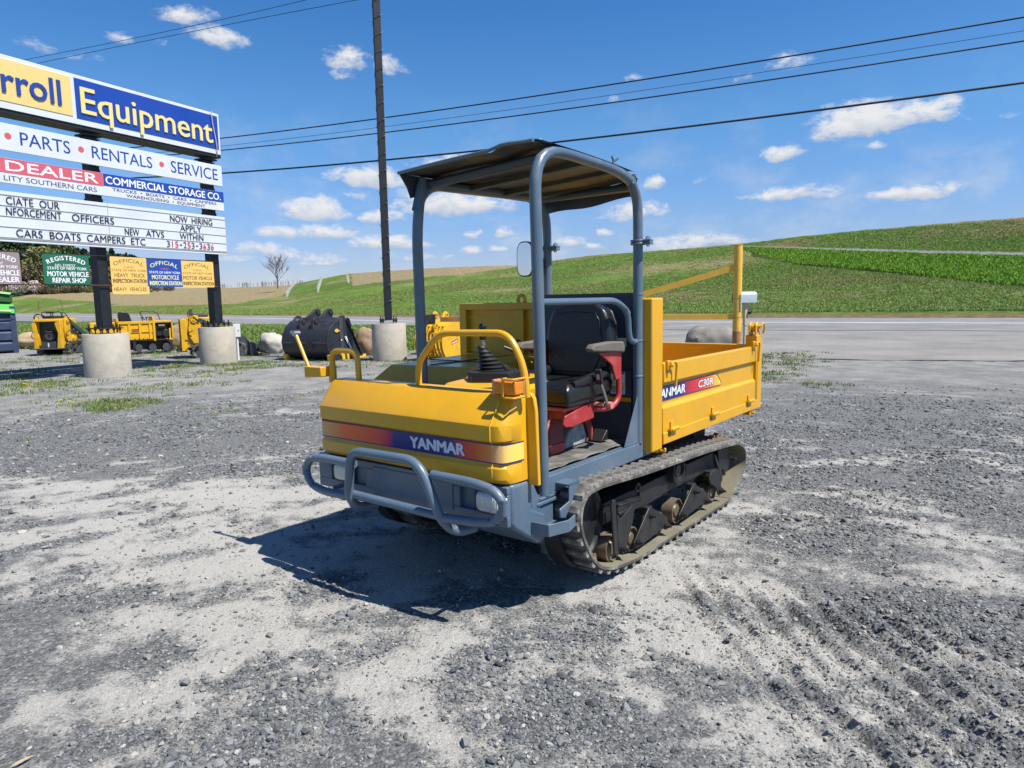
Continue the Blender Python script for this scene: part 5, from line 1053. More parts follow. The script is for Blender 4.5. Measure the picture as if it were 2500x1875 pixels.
r_g=plate(-2.70,-1.795,1.98,2.588,mat('plate_faded_red',(.26,.21,.22),.5,var=.1,vscale=2,dirt=(.42,.05,.08),dscale=1.2,damt=.5))
part('lettering',text_arc('REGISTERED',-2.25,2.370,.76,.085,.105,YP,.03),LWH,r_g,smooth=None)
pt(r_g,'NO. 7109727',-2.50,-2.10,2.350,.045,LWH,.01); pt(r_g,'STATE OF NEW YORK',-2.65,-1.84,2.280,.055,LWH); pt(r_g,'MOTOR VEHICLE',-2.66,-1.82,2.148,.095,LWH,.03); pt(r_g,'DEALER',-2.32,-1.83,2.02,.095,LWH,.03)
PYL=mat('plate_yellow',(.80,.50,.14),.45,var=.03,vscale=3); LOL=mat('letter_olive',(.10,.08,.03),.5); LPY=mat('letter_pale_yellow',(.70,.72,.30),.5)
y1=plate(.045,.915,1.972,2.602,PYL); 
part('lettering',text_arc('OFFICIAL',.48,2.385,.72,.080,.10,YP,.0),LOL,y1,smooth=None)
pt(y1,'7109727',.36,.60,2.358,.038,LOL,0); pt(y1,'STATE OF NEW YORK',.065,.90,2.285,.050,LOL,.0); pt(y1,'HEAVY  TRUCK',.125,.86,2.160,.085,LOL,.01); pt(y1,'INSPECTION STATION',.075,.905,2.035,.085,LOL,.035)
y1b=plate(.045,.945,1.785,1.970,PYL); pt(y1b,'HEAVY  VEHICLES',.09,.87,1.855,.080,LOL,.01)
b1=plate(.922,1.835,1.955,2.592,SBLU)
part('lettering',text_arc('OFFICIAL',1.37,2.370,.72,.085,.10,YP,.03),LPY,b1,smooth=None)
pt(b1,'7109727',1.27,1.48,2.350,.040,LRED,.02); pt(b1,'STATE OF NEW YORK',.97,1.80,2.262,.052,LWH,.015); pt(b1,'MOTORCYCLE',1.03,1.75,2.130,.095,LPY,.03); pt(b1,'INSPECTION STATION',.965,1.815,1.995,.090,LPY,.04)
y2=plate(1.845,2.775,1.955,2.585,PYL)
part('lettering',text_arc('OFFICIAL',2.28,2.368,.74,.080,.10,YP,.0),LOL,y2,smooth=None)
pt(y2,'7109727',2.16,2.42,2.345,.038,LOL,0); pt(y2,'STATE OF NEW YORK',1.87,2.73,2.265,.050,LOL,.0); pt(y2,'MOTOR VEHICLE',1.87,2.72,2.135,.085,LOL,.015); pt(y2,'INSPECTION STATION',1.865,2.76,2.000,.085,LOL,.035)
# ---- concrete footings
def footing(x,y,r,h,label):
    n=40; rings=[]
    for z,rr_ in ((-.15,r*1.0),(0,r),(h-.012,r*.992),(h,r*.975),(h+.002,.0)):
        rings.append([(rr_*math.cos(2*math.pi*k/n)*(1+.006*mnoise.noise(Vector((math.cos(2*math.pi*k/n)*2,math.sin(2*math.pi*k/n)*2,z*2)))),rr_*math.sin(2*math.pi*k/n),z) for k in range(n)])
    o=part('concrete_footing',MB().loft(rings[::-1],cap=False),CONC,smooth=40); o.location=(x,y,0); return tag(o,label,'concrete footing','round concrete footings of the sign and pole')
sx=lambda s,yy=0: (SP[0]+s*math.cos(SB)-yy*math.sin(SB), SP[1]+s*math.sin(SB)+yy*math.cos(SB))
a_=sx(-.08,.03); footing(a_[0],a_[1],.465,.93,'largest round concrete footing, under the left post of the big sign')
a_=sx(2.91,.03); footing(a_[0],a_[1],.445,.95,'round concrete footing under the right post of the big sign, white box behind it')
footing(-3.19,18.35,.445,.955,'round concrete footing under the lone tall black pole beside the black bucket')
# ---- tall pole with a string of lights wound round it
pole=empty('steel_pole',(-3.19,18.35,0),R(20),'tall black square steel pole with a string of small lights wound round it','pole')
part('shaft',MB().box(-.085,.085,-.085,.085,1.06,11.2),SBLK,pole,bevel=.004)
part('base_plate',MB().box(-.20,.20,-.20,.20,1.03,1.055),SBLK,pole,bevel=.003)
ab=MB()
for dx in (-.17,.17):
    for dy in (-.17,.17): ab.cyl((dx,dy,.94),(dx,dy,1.15),.013,8).cyl((dx,dy,1.055),(dx,dy,1.085),.026,6).cyl((dx,dy,.99),(dx,dy,1.03),.03,6)
part('anchor_bolts',ab,SBLK,pole,kind='stuff')
CBL=mat('light_string_cable',(.03,.035,.03),.6); 
cab_=[]; bu=MB()
for i in range(360):
    a=i*.42; z=1.2+i*.0275; q=.098/max(abs(math.cos(a)),abs(math.sin(a))); 
    cab_.append((q*math.cos(a),q*math.sin(a),z))
    if i%5==2: bu.cyl((q*math.cos(a),q*math.sin(a),z),(1.5*q*math.cos(a+.2),1.5*q*math.sin(a+.2),z+.03),.006,5)
part('light_string',MB().tube(cab_,.005,5),CBL,pole,smooth=None); part('bulbs',bu,mat('bulb_glass',(.45,.47,.45),.2),pole,smooth=None,kind='stuff')
# ---- overhead wires
WIRE=mat('wire',(.008,.008,.012),.6)
def wire(name,pts,r,label):
    c=MB(); P=np.array(pts,float); t=np.linspace(0,1,len(P)); tt_=np.linspace(-.25,1.25,60) if False else np.linspace(0,1,60)
    co=[np.polyfit(t,P[:,k],2) for k in range(3)]; tt_=np.linspace(-.35,1.25,70)
    o=part(name,MB().tube([[float(np.polyval(co[k],u)) for k in range(3)] for u in tt_],r,6),WIRE,smooth=60); tag(o,label,'wire','overhead wires crossing the sky'); return o
for pts,r,lb in [([[-14.201, 35.866, 9.686], [0.214, 29.912, 9.654], [16.327, 23.256, 10.045]],0.026,'thick black overhead wire, topmost of the group crossing the right half of the sky'),([[-14.395, 36.446, 9.439], [0.21, 30.413, 9.397], [16.621, 23.635, 9.773]],0.009,'very thin overhead wire between the two thicker upper ones'),([[-14.174, 35.855, 9.114], [0.202, 29.917, 8.993], [16.365, 23.241, 9.328]],0.024,'black overhead wire, second thick one below the top wire'),([[-12.837, 32.302, 7.367], [0.161, 26.933, 7.146], [14.789, 20.892, 7.399]],0.033,'lowest and thickest black overhead wire passing just above the canopy'),([[-21.667, 32.95, 12.56], [-13.717, 29.666, 12.439], [-7.25, 26.994, 12.467]],0.01,'thin overhead wire, upper one above the big sign'),([[-20.358, 31.909, 12.064], [-11.872, 28.404, 11.997], [-5.128, 25.618, 11.877]],0.01,'thin overhead wire, lower one above the big sign')]: wire('overhead_wire',pts,r,lb)

# ================================================================ swing gate, mailbox, boulders, utility box
GM_=mat('gate_yellow',(.80,.46,.055),.5,var=.08,vscale=5,dirt=(.34,.16,.05),dscale=3,damt=.25); GR_=mat('gate_rust',(.42,.20,.06),.7,var=.3,vscale=10,dirt=(.22,.07,.04),dscale=8,damt=.7)
gate=empty('swing_gate',(4.5,14.0,0),0,'long yellow steel swing gate with tall round post and sloping brace behind the dump bed','gate')
gp=part('gate_post',MB().cyl((0,0,-.2),(0,0,2.48),.083,24),GM_,gate,smooth=40)
part('post_cap',MB().cyl((0,0,2.48),(0,0,2.492),.086,24),GM_,gp)
part('rusty_base',MB().cyl((0,0,.0),(0,0,.80),.0845,24),GR_,gp,smooth=40)
part('grey_patch',MB().loft([[(.0855*math.sin(a),-.0855*math.cos(a),z) for a in (.05,.25,.45,.65)] for z in (1.18,1.52)],closed_ring=False),mat('duct_tape',(.12,.12,.12),.6,var=.3,vscale=20),gp)
part('band',MB().lathe([(.083,-.006),(.088,-.004),(.088,.004),(.083,.006)],(0,0,1.46),'z',20).lathe([(.083,-.006),(.088,-.004),(.088,.004),(.083,.006)],(0,0,1.08),'z',20),GR_,gp)
def bar(p,q,w,h): 
    p=Vector(p);q=Vector(q); d=(q-p).normalized(); s=d.cross(Vector((0,0,1))).normalized()*w/2; u=s.normalized().cross(d)*h/2
    return MB().loft([[a-s-u,a+s-u,a+s+u,a-s+u] for a in (p,q)])
part('gate_arm',bar((-.05,.0,1.09),(-3.6,.92,1.10),.06,.105),GM_,gate); part('gate_arm',bar((-3.6,.92,1.10),(-6.05,1.56,1.10),.06,.105),GR_,gate,label='rusty free end of the gate arm')
part('brace',bar((-.06,.0,2.06),(-3.30,.85,1.13),.06,.12),GM_,gate)
part('end_box',MB().prism([(-6.42,.99),(-6.18,1.0),(-6.16,1.22),(-6.24,1.225),(-6.42,1.19)],'y',1.50,1.66),mat('end_box_black',(.02,.018,.018),.5,dirt=(.2,.2,.2),dscale=8,damt=.5),gate,bevel=.006)
mbx_=empty('mailbox',(5.98,18.0,0),R(12),'pale grey metal mailbox on a cream post beside the gate post','mailbox')
pr=[(-.12,1.32),(.12,1.32),(.12,1.50)]+[(.12*math.cos(t),1.50+.11*math.sin(t)) for t in np.linspace(0,math.pi,10)[1:-1]]+[(-.12,1.50)]
bx_=MB().prism([(y,z) for y,z in pr],'x',-.28,.27); part('mail_box',bx_,mat('mailbox_paint',(.42,.48,.50),.4,var=.08),mbx_,bevel=.006)
part('box_door',MB().prism([(y*1.04,z) for y,z in pr],'x',-.295,-.281),mat('door_dark',(.10,.13,.15),.4),mbx_)
part('post',MB().box(-.02,.07,-.05,.05,.75,1.32).box(-.01,.05,-.04,.04,0,.75),mat('cream_post',(.52,.44,.28),.7,var=.1),mbx_)
part('knob',MB().lathe([(0,-.05),(.05,-.04),(.06,0),(.045,.04),(0,.05)],(.10,-.05,1.08),'x',12),BLK,mbx_)
def boulder(x,y,w,d,h,seed,m,label,rz=0):
    import bmesh
    bm=bmesh.new(); bmesh.ops.create_icosphere(bm,subdivisions=4,radius=1)
    for v in bm.verts:
        p=v.co.copy(); n1=mnoise.noise(p*1.1+Vector((seed,seed*2,0))); n2=mnoise.noise(p*2.7+Vector((seed,0,3))); n3=mnoise.noise(p*7+Vector((0,seed,1))); cr=abs(mnoise.noise(p*3.1+Vector((seed*4,2,5))))
        v.co=p*(1+.22*n1+.09*n2+.028*n3-.05*(1-min(1,cr*9)))
        v.co.x*=w/2; v.co.y*=d/2; v.co.z*=h*.62
    me=bpy.data.meshes.new('boulder'); bm.to_mesh(me); bm.free(); me.materials.append(m); me.polygons.foreach_set('use_smooth',[True]*len(me.polygons)); me.set_sharp_from_angle(angle=R(38))
    o=bpy.data.objects.new('boulder',me); COL.objects.link(o); o.location=(x,y,h*.38); o.rotation_euler=(0,0,rz); return tag(o,label,'boulder','boulders along the edge of the lot')
BG_=mat('boulder_grey',(.21,.20,.175),.9,bump=1,bscale=14,var=.25,vscale=3,dirt=(.09,.095,.07),dscale=2,damt=.7); BP_=mat('boulder_pale',(.42,.40,.35),.9,bump=1,bscale=12,var=.22,vscale=3,dirt=(.20,.19,.16),dscale=2.5,damt=.6)
BB_=mat('boulder_brown',(.30,.21,.13),.9,bump=1,bscale=12,var=.35,vscale=4,dirt=(.07,.045,.03),dscale=3,damt=.8); BS_=mat('boulder_sand',(.46,.36,.22),.9,bump=1,bscale=12,var=.15,vscale=4,dirt=(.26,.19,.12),dscale=2,damt=.6)
boulder(4.78,16.6,1.35,1.1,.90,1.3,BG_,'rounded grey boulder behind the dump bed next to the yellow gate post',.3)
boulder(-7.40,21.7,.80,.75,.64,2.1,BP_,'pale grey round boulder left of the big black excavator bucket')
boulder(-4.15,20.3,.85,.7,.78,3.7,BB_,'brown jagged boulder left of the footing of the lone pole')
boulder(-2.35,20.2,.8,.7,.62,6.1,BS_,'tan boulder right of the footing of the lone pole, mostly hidden')
boulder(-18.0,26.9,1.9,1.2,.62,4.9,BS_,'sandy boulder beside the dark blue dumpster'); boulder(-15.0,26.7,2.1,1.2,.72,5.3,BS_,'sandy boulder between the left mini loader and the largest footing'); boulder(-11.7,25.0,2.2,1.2,.85,8.2,BB_,'tan boulder behind the small yellow dumper')
ub=empty('utility_box',(-7.47,19.15,0),R(25),'small white electrical box on a post beside the right sign footing','electrical box')
part('cabinet',MB().box(-.09,.09,-.06,.06,.64,.99),WHT,ub,bevel=.004); part('latch',MB().box(.03,.05,-.068,-.06,.80,.83),BLK,ub)
part('conduit',MB().cyl((.0,0,-.1),(.0,0,.64),.03,10),WHT,ub)
# ================================================================ dumpster
DB=mat('dumpster_blue',(.028,.048,.105),.5,var=.12,vscale=3,dirt=(.12,.13,.14),dscale=3,damt=.25); DG=mat('dumpster_green',(.08,.48,.05),.45,var=.05)
dp=empty('dumpster',(-17.05,24.25,0),R(42),'dark blue ribbed dumpster with bright green lids at the left edge','dumpster')
part('body',MB().box(-3.2,0,.03,1.75,.06,1.40),DB,dp)
for z0,z1 in ((.10,.36),(.46,.72),(.82,1.08)): part('rib',MB().prism([(.03,z0-.05),(-.05,z0),(-.05,z1-.03),(.03,z1+.05)],'x',-3.1,-.14),DB,dp,bevel=.004)
part('corner_post',MB().box(-.14,.02,-.06,.10,0,1.60),DB,dp,bevel=.006); part('corner_post',MB().box(-.75,-.68,-.045,.03,1.14,1.42),DB,dp,bevel=.006)
part('top_rail',MB().box(-3.2,0,-.06,.06,1.12,1.18),DB,dp,bevel=.005)
part('lid',MB().add([(-3.2,-.10,1.52),(0,-.10,1.36),(0,-.02,1.66),(-3.2,-.02,1.82),(-3.2,-.06,1.52),(0,-.06,1.36),(0,.04,1.66),(-3.2,.04,1.82)],[(0,1,2,3),(7,6,5,4),(0,4,5,1),(1,5,6,2),(2,6,7,3),(3,7,4,0)]),DG,dp,bevel=.004)
part('lid_ridge',MB().add([(-3.2,-.125,1.58),(-.1,-.125,1.425),(-.1,-.10,1.47),(-3.2,-.10,1.62),(-3.2,-.09,1.58),(-.1,-.09,1.42)],[(0,1,2,3),(0,4,5,1)]),DG,dp)
part('lid_flap',MB().add([(-1.2,.10,1.86),(-.02,-.02,1.74),(-.10,.55,1.62),(-1.3,.7,1.78),(-1.2,.10,2.16),(-.10,-.06,2.02),(-.02,-.02,1.99),(-1.2,.14,2.12)],[(0,1,2,3),(4,5,6,7),(0,1,6,7)]),mat('green_dark_lid',(.02,.10,.02),.5),dp)
part('flap_edge',MB().add([(-1.2,.08,2.17),(-.08,-.08,2.00),(-.04,-.06,2.06),(-1.2,.12,2.24)],[(0,1,2,3),(3,2,1,0)]),DG,dp)
# ================================================================ small yellow machines
DGM=mat('machine_grey',(.045,.05,.06),.5,var=.15,dirt=(.12,.12,.11),dscale=6,damt=.3); ENG=mat('engine_black',(.02,.02,.022),.45,bump=.5,bscale=40,var=.3,vscale=20)
def small_track(par,xc,w,y0,y1,h,nl,m=RUB,lab='crawler_track'):
    r=h/2; pth=[]
    n=10
    for k in range(n+1): a=-math.pi/2+math.pi*k/n; pth.append((y1-r+r*math.cos(a),r+r*math.sin(a)))
    for k in range(n+1): a=math.pi/2+math.pi*k/n; pth.append((y0+r+r*math.cos(a),r+r*math.sin(a)))
    rings=[[(xc-w/2,y,z),(xc+w/2,y,z),(xc+w/2,y+((y0+y1)/2-y)*.10,r+(z-r)*.86),(xc-w/2,y+((y0+y1)/2-y)*.10,r+(z-r)*.86)] for y,z in pth]; rings.append(rings[0])
    t=part(lab,MB().loft(rings,cap=False),m,par,smooth=40)
    P=np.array(pth+[pth[0]]); d=np.r_[0,np.cumsum(np.hypot(*np.diff(P,axis=0).T))]; lg=MB()
    for k in range(nl):
        s=(k+.5)/nl*d[-1]; y=np.interp(s,d,P[:,0]); z=np.interp(s,d,P[:,1]); y2=np.interp(min(s+.02,d[-1]),d,P[:,0]); z2=np.interp(min(s+.02,d[-1]),d,P[:,1]); ty,tz=y2-y,z2-z; L_=math.hypot(ty,tz) or 1; ty/=L_; tz/=L_; ny,nz_=tz,-ty
        lg.loft([[(x,y-ty*.028,z-tz*.028),(x,y-ty*.02+ny*.03,z-tz*.02+nz_*.03),(x,y+ty*.02+ny*.03,z+tz*.02+nz_*.03),(x,y+ty*.028,z+tz*.028)] for x in (xc-w/2+.005,xc+w/2-.005)])
    part('track_lugs',lg,m,t,smooth=None,kind='stuff')
    for k in range(4):
        yy=y0+r+(y1-y0-2*r)*k/3; part('wheel',MB().lathe([(0,-w*.42),(r*.55,-w*.42),(r*.55,w*.42),(0,w*.42)],(xc,yy,r*.85),'x',16),DGM,t)
    return t
def mini_loader():
    t=empty('mini_loader',(0,0,0),0)
    for s in (-1,1): small_track(t,s*.40,.20,-.05,1.45,.44,26)
    part('chassis',MB().box(-.30,.30,.0,1.3,.20,.42),DGM,t)
    bd_=part('engine_housing',MB().box(-.42,-.30,-.18,.75,.30,1.10).box(.28,.40,-.18,.75,.30,1.10).box(-.42,.40,-.14,.75,1.08,1.17),YEL2,t,bevel=.02)
    part('rear_guard',MB().prism([(-.42,.22),(-.34,.22),(-.31,.95),(-.33,1.10),(-.36,1.12),(-.45,1.0),(-.40,.62)],'y',-.30,-.14).prism([(.27,.22),(.42,.22),(.42,1.14),(.30,1.14),(.25,1.0),(.33,.72)],'y',-.30,-.14).box(-.38,.34,-.31,-.14,1.08,1.135),YEL2,bd_,bevel=.012)
    part('platform',MB().box(-.50,.40,-.42,-.16,.20,.235).prism([(-.28,.235),(.26,.235),(.20,.44),(-.20,.44)],'y',-.24,-.20),DGM,t,bevel=.004)
    part('serial_label',MB().box(-.03,.01,-.245,-.241,.27,.40),WHT,t)
    e=part('engine',MB().lathe([(0,-.02),(.17,-.02),(.20,.03),(.20,.20),(0,.20)],(0,-.14,.62),'y',20).box(-.16,.16,-.08,.4,.75,1.02).box(-.22,.24,-.05,.4,.40,.60),ENG,t,bevel=.015)
    part('bay_lining',MB().box(-.30,.28,-.10,-.06,.24,1.08),ENG,t)
    part('fan_cover',MB().lathe([(.05,-.035),(.09,-.03),(.13,-.035),(.15,-.02)],(0,-.14,.62),'y',20),DGM,e)
    part('yellow_arc',MB().tube([(.14*math.sin(a),-.17,.80+.05*(1-math.cos(a))-.04) for a in np.linspace(-.9,.9,10)],.012,6),YEL2,e)
    for s in (-1,1):
        ar=part('lift_arm',MB().prism([(-.10,.85),(-.04,1.16),(.05,1.24),(.17,1.22),(.26,1.04),(.20,.80),(.22,.66),(.44,.62),(.50,.50),(.42,.40),(.24,.38),(.02,.44),(-.08,.62)],'x',s*.44-.03,s*.44+.03),YEL2,t,bevel=.008)
        part('pivot',MB().cyl((s*.40,.06,1.10),(s*.50,.06,1.10),.085,18).cyl((s*.40,.38,.52),(s*.50,.38,.52),.095,18).cyl((s*.50,.06,1.10),(s*.515,.06,1.10),.03,10).cyl((s*.50,.38,.52),(s*.515,.38,.52),.03,10),YEL2,ar)
        part('boom',MB().prism([(.10,1.08),(.22,1.16),(1.42,.58),(1.62,.20),(1.54,.14),(1.30,.46)],'x',s*.44-.035,s*.44+.035),DGM,t,bevel=.008)
        part('cylinder',MB().cyl((s*.42,.30,.78),(s*.40,1.25,.56),.032,10),DGM,t); part('side_plate',MB().prism([(.5,.30),(1.25,.30),(1.20,.52),(.95,.68),(.5,.74)],'x',s*.30-.015,s*.30+.015),YEL2,t,bevel=.005)
        part('chassis_plate',MB().prism([(.35,.04),(1.32,.02),(1.40,.13),(1.25,.22),(.55,.22)],'x',s*.515-.008,s*.515+.008),DGM,t,bevel=.006)
    part('coil_spring',MB().tube([(.46+.0,.50+.11*math.cos(a),.74+.10*math.sin(a)) for a in np.linspace(0,2.8,12)],.018,8).tube([(.46,.50+.07*math.cos(a),.74+.06*math.sin(a)) for a in np.linspace(0,2.8,12)],.014,8),ENG,t,smooth=60)
    part('control_panel',MB().box(-.30,.30,.10,.45,1.17,1.26),DGM,t,bevel=.01); part('control_bar',MB().tube(bend([(-.26,.05,1.20),(-.26,.0,1.38),(.0,.0,1.40),(.0,.05,1.25)],.04),.014,8).tube(bend([(.06,.05,1.25),(.06,.0,1.37),(.30,.0,1.40),(.36,.05,1.22)],.04),.014,8).box(-.12,.10,-.02,.06,1.34,1.40),ENG,t,smooth=50)
    part('hose',MB().tube(bend([(-.40,.05,1.08),(-.50,-.05,1.25),(-.36,.0,1.36),(-.24,.06,1.22)],.10),.013,7).tube(bend([(-.42,.1,1.0),(-.54,.0,1.22),(-.40,.04,1.33),(-.2,.1,1.25)],.10),.013,7).tube(bend([(.30,.05,1.2),(.42,-.05,1.40),(.52,.0,1.25),(.50,.2,1.05)],.10),.013,7).tube(bend([(.46,-.02,.48),(.56,-.18,.44),(.58,.05,.36),(.5,.35,.42)],.08),.012,7).tube(bend([(.44,.0,.62),(.53,-.16,.72),(.55,.02,.80)],.06),.012,7).tube(bend([(-.44,.0,.50),(-.56,-.14,.55),(-.56,-.05,.78),(-.44,.05,.80)],.08),.012,7),ENG,t,smooth=60)
    part('bucket',MB().prism([(1.52,.04),(1.50,.34),(1.60,.40),(1.66,.38),(1.70,.12),(2.05,.02),(2.05,.0),(1.60,.0)],'x',-.62,.62).box(-.62,-.60,1.55,2.0,.02,.30),DGM,t,bevel=.006)
    for z,w in ((1.141,.5),): 
        mm=MB()
        for k in range(6): mm.box(-.27+k*.085,-.22+k*.085,-.27,-.20,1.1352,1.137)
        part('printed_marks',mm,BLK,t,smooth=None)
    return t
l1=mini_loader(); l1.location=(-14.85,22.75,0); l1.rotation_euler=(0,0,R(6)); tag(l1,'yellow mini loader seen from the rear, next to the dark blue dumpster','mini loader','compact yellow machines parked beyond the sign')
def copy_tree(o,parent=None):
    c=o.copy(); COL.objects.link(c); c.parent=parent
    for ch in list(o.children): copy_tree(ch,c)
    return c
l2=copy_tree(l1); l2.location=(-9.30,20.45,0); l2.rotation_euler=(0,0,R(-62)); l2['label']='yellow mini loader seen from the side, half hidden by the right sign footing'
# small tracked dumper
md=empty('mini_dumper',(-12.25,21.9,0),R(36),'small yellow tracked dumper with ribbed tub and black seat, between the two sign posts','mini dumper','compact yellow machines parked beyond the sign')
def y_track(par,yc,w,x0,x1,h):
    t=small_track(par,0,w,x0,x1,h,30,ENG,'crawler_track'); t.rotation_euler=(0,0,R(-90)); t.location=(0,yc,0); return t
for yc in (.10,.72): y_track(md,yc,.2,-.05,1.95,.50)
tub=part('tub',MB().box(.02,1.30,.02,.06,.47,1.05).box(.02,1.30,.76,.80,.47,1.05).box(.02,.06,.02,.80,.47,1.05).box(1.26,1.30,.02,.80,.47,1.22).box(.02,1.3,.02,.8,.46,.50),YEL2,md,bevel=.006)
part('tub_rim',MB().box(-.02,1.33,-.02,.09,1.03,1.12).box(-.02,.05,-.02,.84,1.03,1.22).box(1.25,1.33,-.03,.84,.44,1.26),YEL2,tub,bevel=.006)
for x in (.06,.40,.78,1.14): part('tub_rib',MB().prism([(x-.03,.50),(x+.05,.50),(x+.05,1.02),(x-.03,1.02)],'y',-.015,.02),YEL2,tub,bevel=.004)
part('tub_rib',MB().box(.02,1.26,-.012,.02,.74,.78),YEL2,tub); dcm=part('decal',MB().box(.50,.73,-.018,-.013,.76,.86),mat('decal_brown',(.30,.08,.04),.5),tub); part('lettering',text_fit('TRACKS',.515,.715,.785,.05,-.0185),YEL2,dcm,smooth=None) if False else None
part('seat',MB().prism([(.12,1.10),(.14,1.40),(.20,1.44),(.40,1.44),(.50,1.38),(.58,1.12)],'y',.42,.80),PLA,md,bevel=.03,seg=3)
part('handlebar',MB().tube(bend([(1.02,.30,1.15),(.86,.30,1.40),(.92,.30,1.44),(1.34,.30,1.44),(1.50,.30,1.36),(1.58,.30,1.14)],.05),.016,8),PLA,md,smooth=60)
part('lever',MB().tube([(.96,.35,1.1),(.93,.35,1.24)],.018,8).tube([(1.10,.35,1.1),(1.10,.35,1.24)],.018,8).box(.88,.98,.33,.37,1.22,1.25).box(1.05,1.15,.33,.37,1.22,1.25),PLA,md)
part('engine_frame',MB().box(1.33,1.98,.02,.76,1.05,1.12).box(1.94,1.98,.02,.76,.47,1.10).box(1.33,1.98,.70,.74,.47,1.08).box(1.33,1.98,.02,.76,.46,.50).box(1.84,1.90,.03,.08,.50,.85),YEL2,md,bevel=.006)
part('engine',MB().box(1.36,1.75,.10,.6,.60,.98).lathe([(0,-.06),(.13,-.06),(.15,0),(.15,.2),(0,.2)],(1.72,.10,.68),'y',18).cyl((1.45,.08,.92),(1.70,.08,.92),.08,14).box(1.5,1.7,.05,.3,.82,.98),ENG,md,bevel=.012)
part('hopper_side',MB().prism([(-.85,.78),(-.92,.98),(-.88,1.10),(-.30,1.12),(-.02,1.10),(-.02,.60),(-.5,.62)],'y',.08,.70),YEL2,md,bevel=.02)
part('undercarriage',MB().box(.1,1.8,.22,.60,.15,.46).box(.5,.6,.0,.2,.2,.46),ENG,md)
md.scale=(.80,.80,.94)
# ================================================================ excavator buckets
def frame_pts(P): return P
BK1=mat('bucket_black',(.020,.023,.032),.42,bump=.3,bscale=8,var=.12,vscale=3,dirt=(.07,.075,.085),dscale=4,damt=.35); BKY=mat('tooth_yellow',(.72,.44,.04),.5,var=.1)
eb=empty('excavator_bucket',(-4.78,18.15,0),R(-26),'large black excavator bucket with yellow teeth lying mouth down on the gravel','excavator bucket')
W_=1.22
shell=[(.40,1.06),(.28,1.00),(.13,.86),(.035,.68),(.0,.50),(.02,.32),(.10,.16),(.24,.05),(.42,.0),(.70,.0)]
inn=[(a+.04*(1 if i<8 else .3),b-.03 if i<3 else b+.03*(i>5)) for i,(a,b) in enumerate(shell)]
sh=part('shell',MB().prism(shell+inn[::-1],'x',-W_,0),BK1,eb,smooth=40)
part('wear_seam',MB().prism([(-.004,.46),(-.012,.47),(-.012,.48),(-.004,.49)],'x',-W_,0),DGM,sh)
for x in (-.80,-.42): part('wear_strip',MB().prism([(p[0]-.014,p[1]+.004) for p in shell[1:6]]+[(p[0],p[1]) for p in shell[1:6]][::-1],'x',x-.09,x+.05),BK1,sh)
side=[(.40,1.06),(.46,1.14),(.56,1.18),(.66,1.16),(.74,1.02),(1.22,.16),(1.28,.06),(1.24,.03),(.42,.0),(.24,.05),(.10,.16),(.02,.32),(.0,.50),(.035,.68),(.13,.86),(.28,1.0)]
for x in (-W_,-.02): part('side_plate',MB().prism(side,'x',x-.0,x+.025),BK1,eb,bevel=.004)
part('side_stiffener',MB().prism([(.44,1.10),(.56,1.13),(.58,.04),(.46,.03)],'x',.005,.020),DGM,eb,bevel=.003)
part('side_cutter',MB().prism([(.72,1.12),(.80,1.08),(.86,.90),(.84,.82),(.92,.80),(.96,.66),(.94,.60),(1.02,.57),(1.06,.44),(1.04,.38),(1.12,.35),(1.18,.22),(1.30,.10),(1.22,.08),(.92,.66),(.70,1.02)],'x',.005,.035),BK1,eb,bevel=.004)
part('reinforcement_bar',MB().prism([(.12,.42),(.42,.60),(.42,.575),(.13,.39)],'x',.005,.02).prism([(.25,.20),(.46,.31),(.46,.29),(.26,.175)],'x',.005,.02),BK1,eb)
lbp=[(.60,.60),(.66,.63),(.92,.16),(.86,.14)]
ls=part('white_label',MB().prism(lbp,'x',.0255,.0275),WHT,eb)
# lettering running down the label
q=text_fit('HYDRAULIC',0,.46,-.024,.045,0,.03); ca,sa=math.cos(R(-61)),math.sin(R(-61)); q.v=[(.0285,.645+p[0]*ca-p[2]*sa-.018,.595+p[0]*sa+p[2]*ca-.01) for p in q.v]; 
del q
pm=MB()
for k in range(9): 
    t=(k+.5)/9; y=.63+t*.26-.02; z=.615-t*.47; pm.prism([(y-.018,z-.012),(y+.018,z+.008),(y+.026,z-.010),(y-.010,z-.030)],'x',.0277,.0285)
part('print',pm,LNV,ls,smooth=None)
part('yellow_mark',MB().prism([(.26,.78),(.30,.83),(.36,.835),(.40,.80),(.44,.79),(.43,.76),(.38,.755),(.36,.735),(.32,.74),(.28,.755)],'x',.0255,.0275),BKY,eb)
part('hole_plug',MB().lathe([(0,.0),(.022,0),(.022,.004),(0,.005)],(.0255,.49,.53),'x',12),WHT,eb)
for x in (-.78,-.44):
    er=part('ear_plate',MB().prism([(.10,.72),(.10,1.0),(.14,1.10),(.22,1.14),(.32,1.13),(.58,1.30),(.66,1.36),(.74,1.36),(.80,1.31),(.81,1.22),(.76,1.05),(.55,1.0),(.30,.95)],'x',x-.025,x+.025),BK1,eb,bevel=.006)
    for (y,z) in ((.20,1.04),(.715,1.27)):
        part('boss',MB().lathe([(.030,-.05),(.062,-.05),(.062,.05),(.030,.05),(.030,-.05)],(x,y,z),'x',18),BK1,er); part('bore',MB().cyl((x-.052,y,z),(x+.052,y,z),.031,14),mat('bore_brown',(.06,.035,.03),.7),er)
part('top_plate',MB().add([(-W_,.30,1.02),(0,.30,1.02),(0,.62,1.13),(-W_,.62,1.13),(-W_,.30,.98),(0,.30,.98),(0,.62,1.09),(-W_,.62,1.09)],[(0,1,2,3),(7,6,5,4),(0,4,5,1),(2,6,7,3)]),BK1,eb)
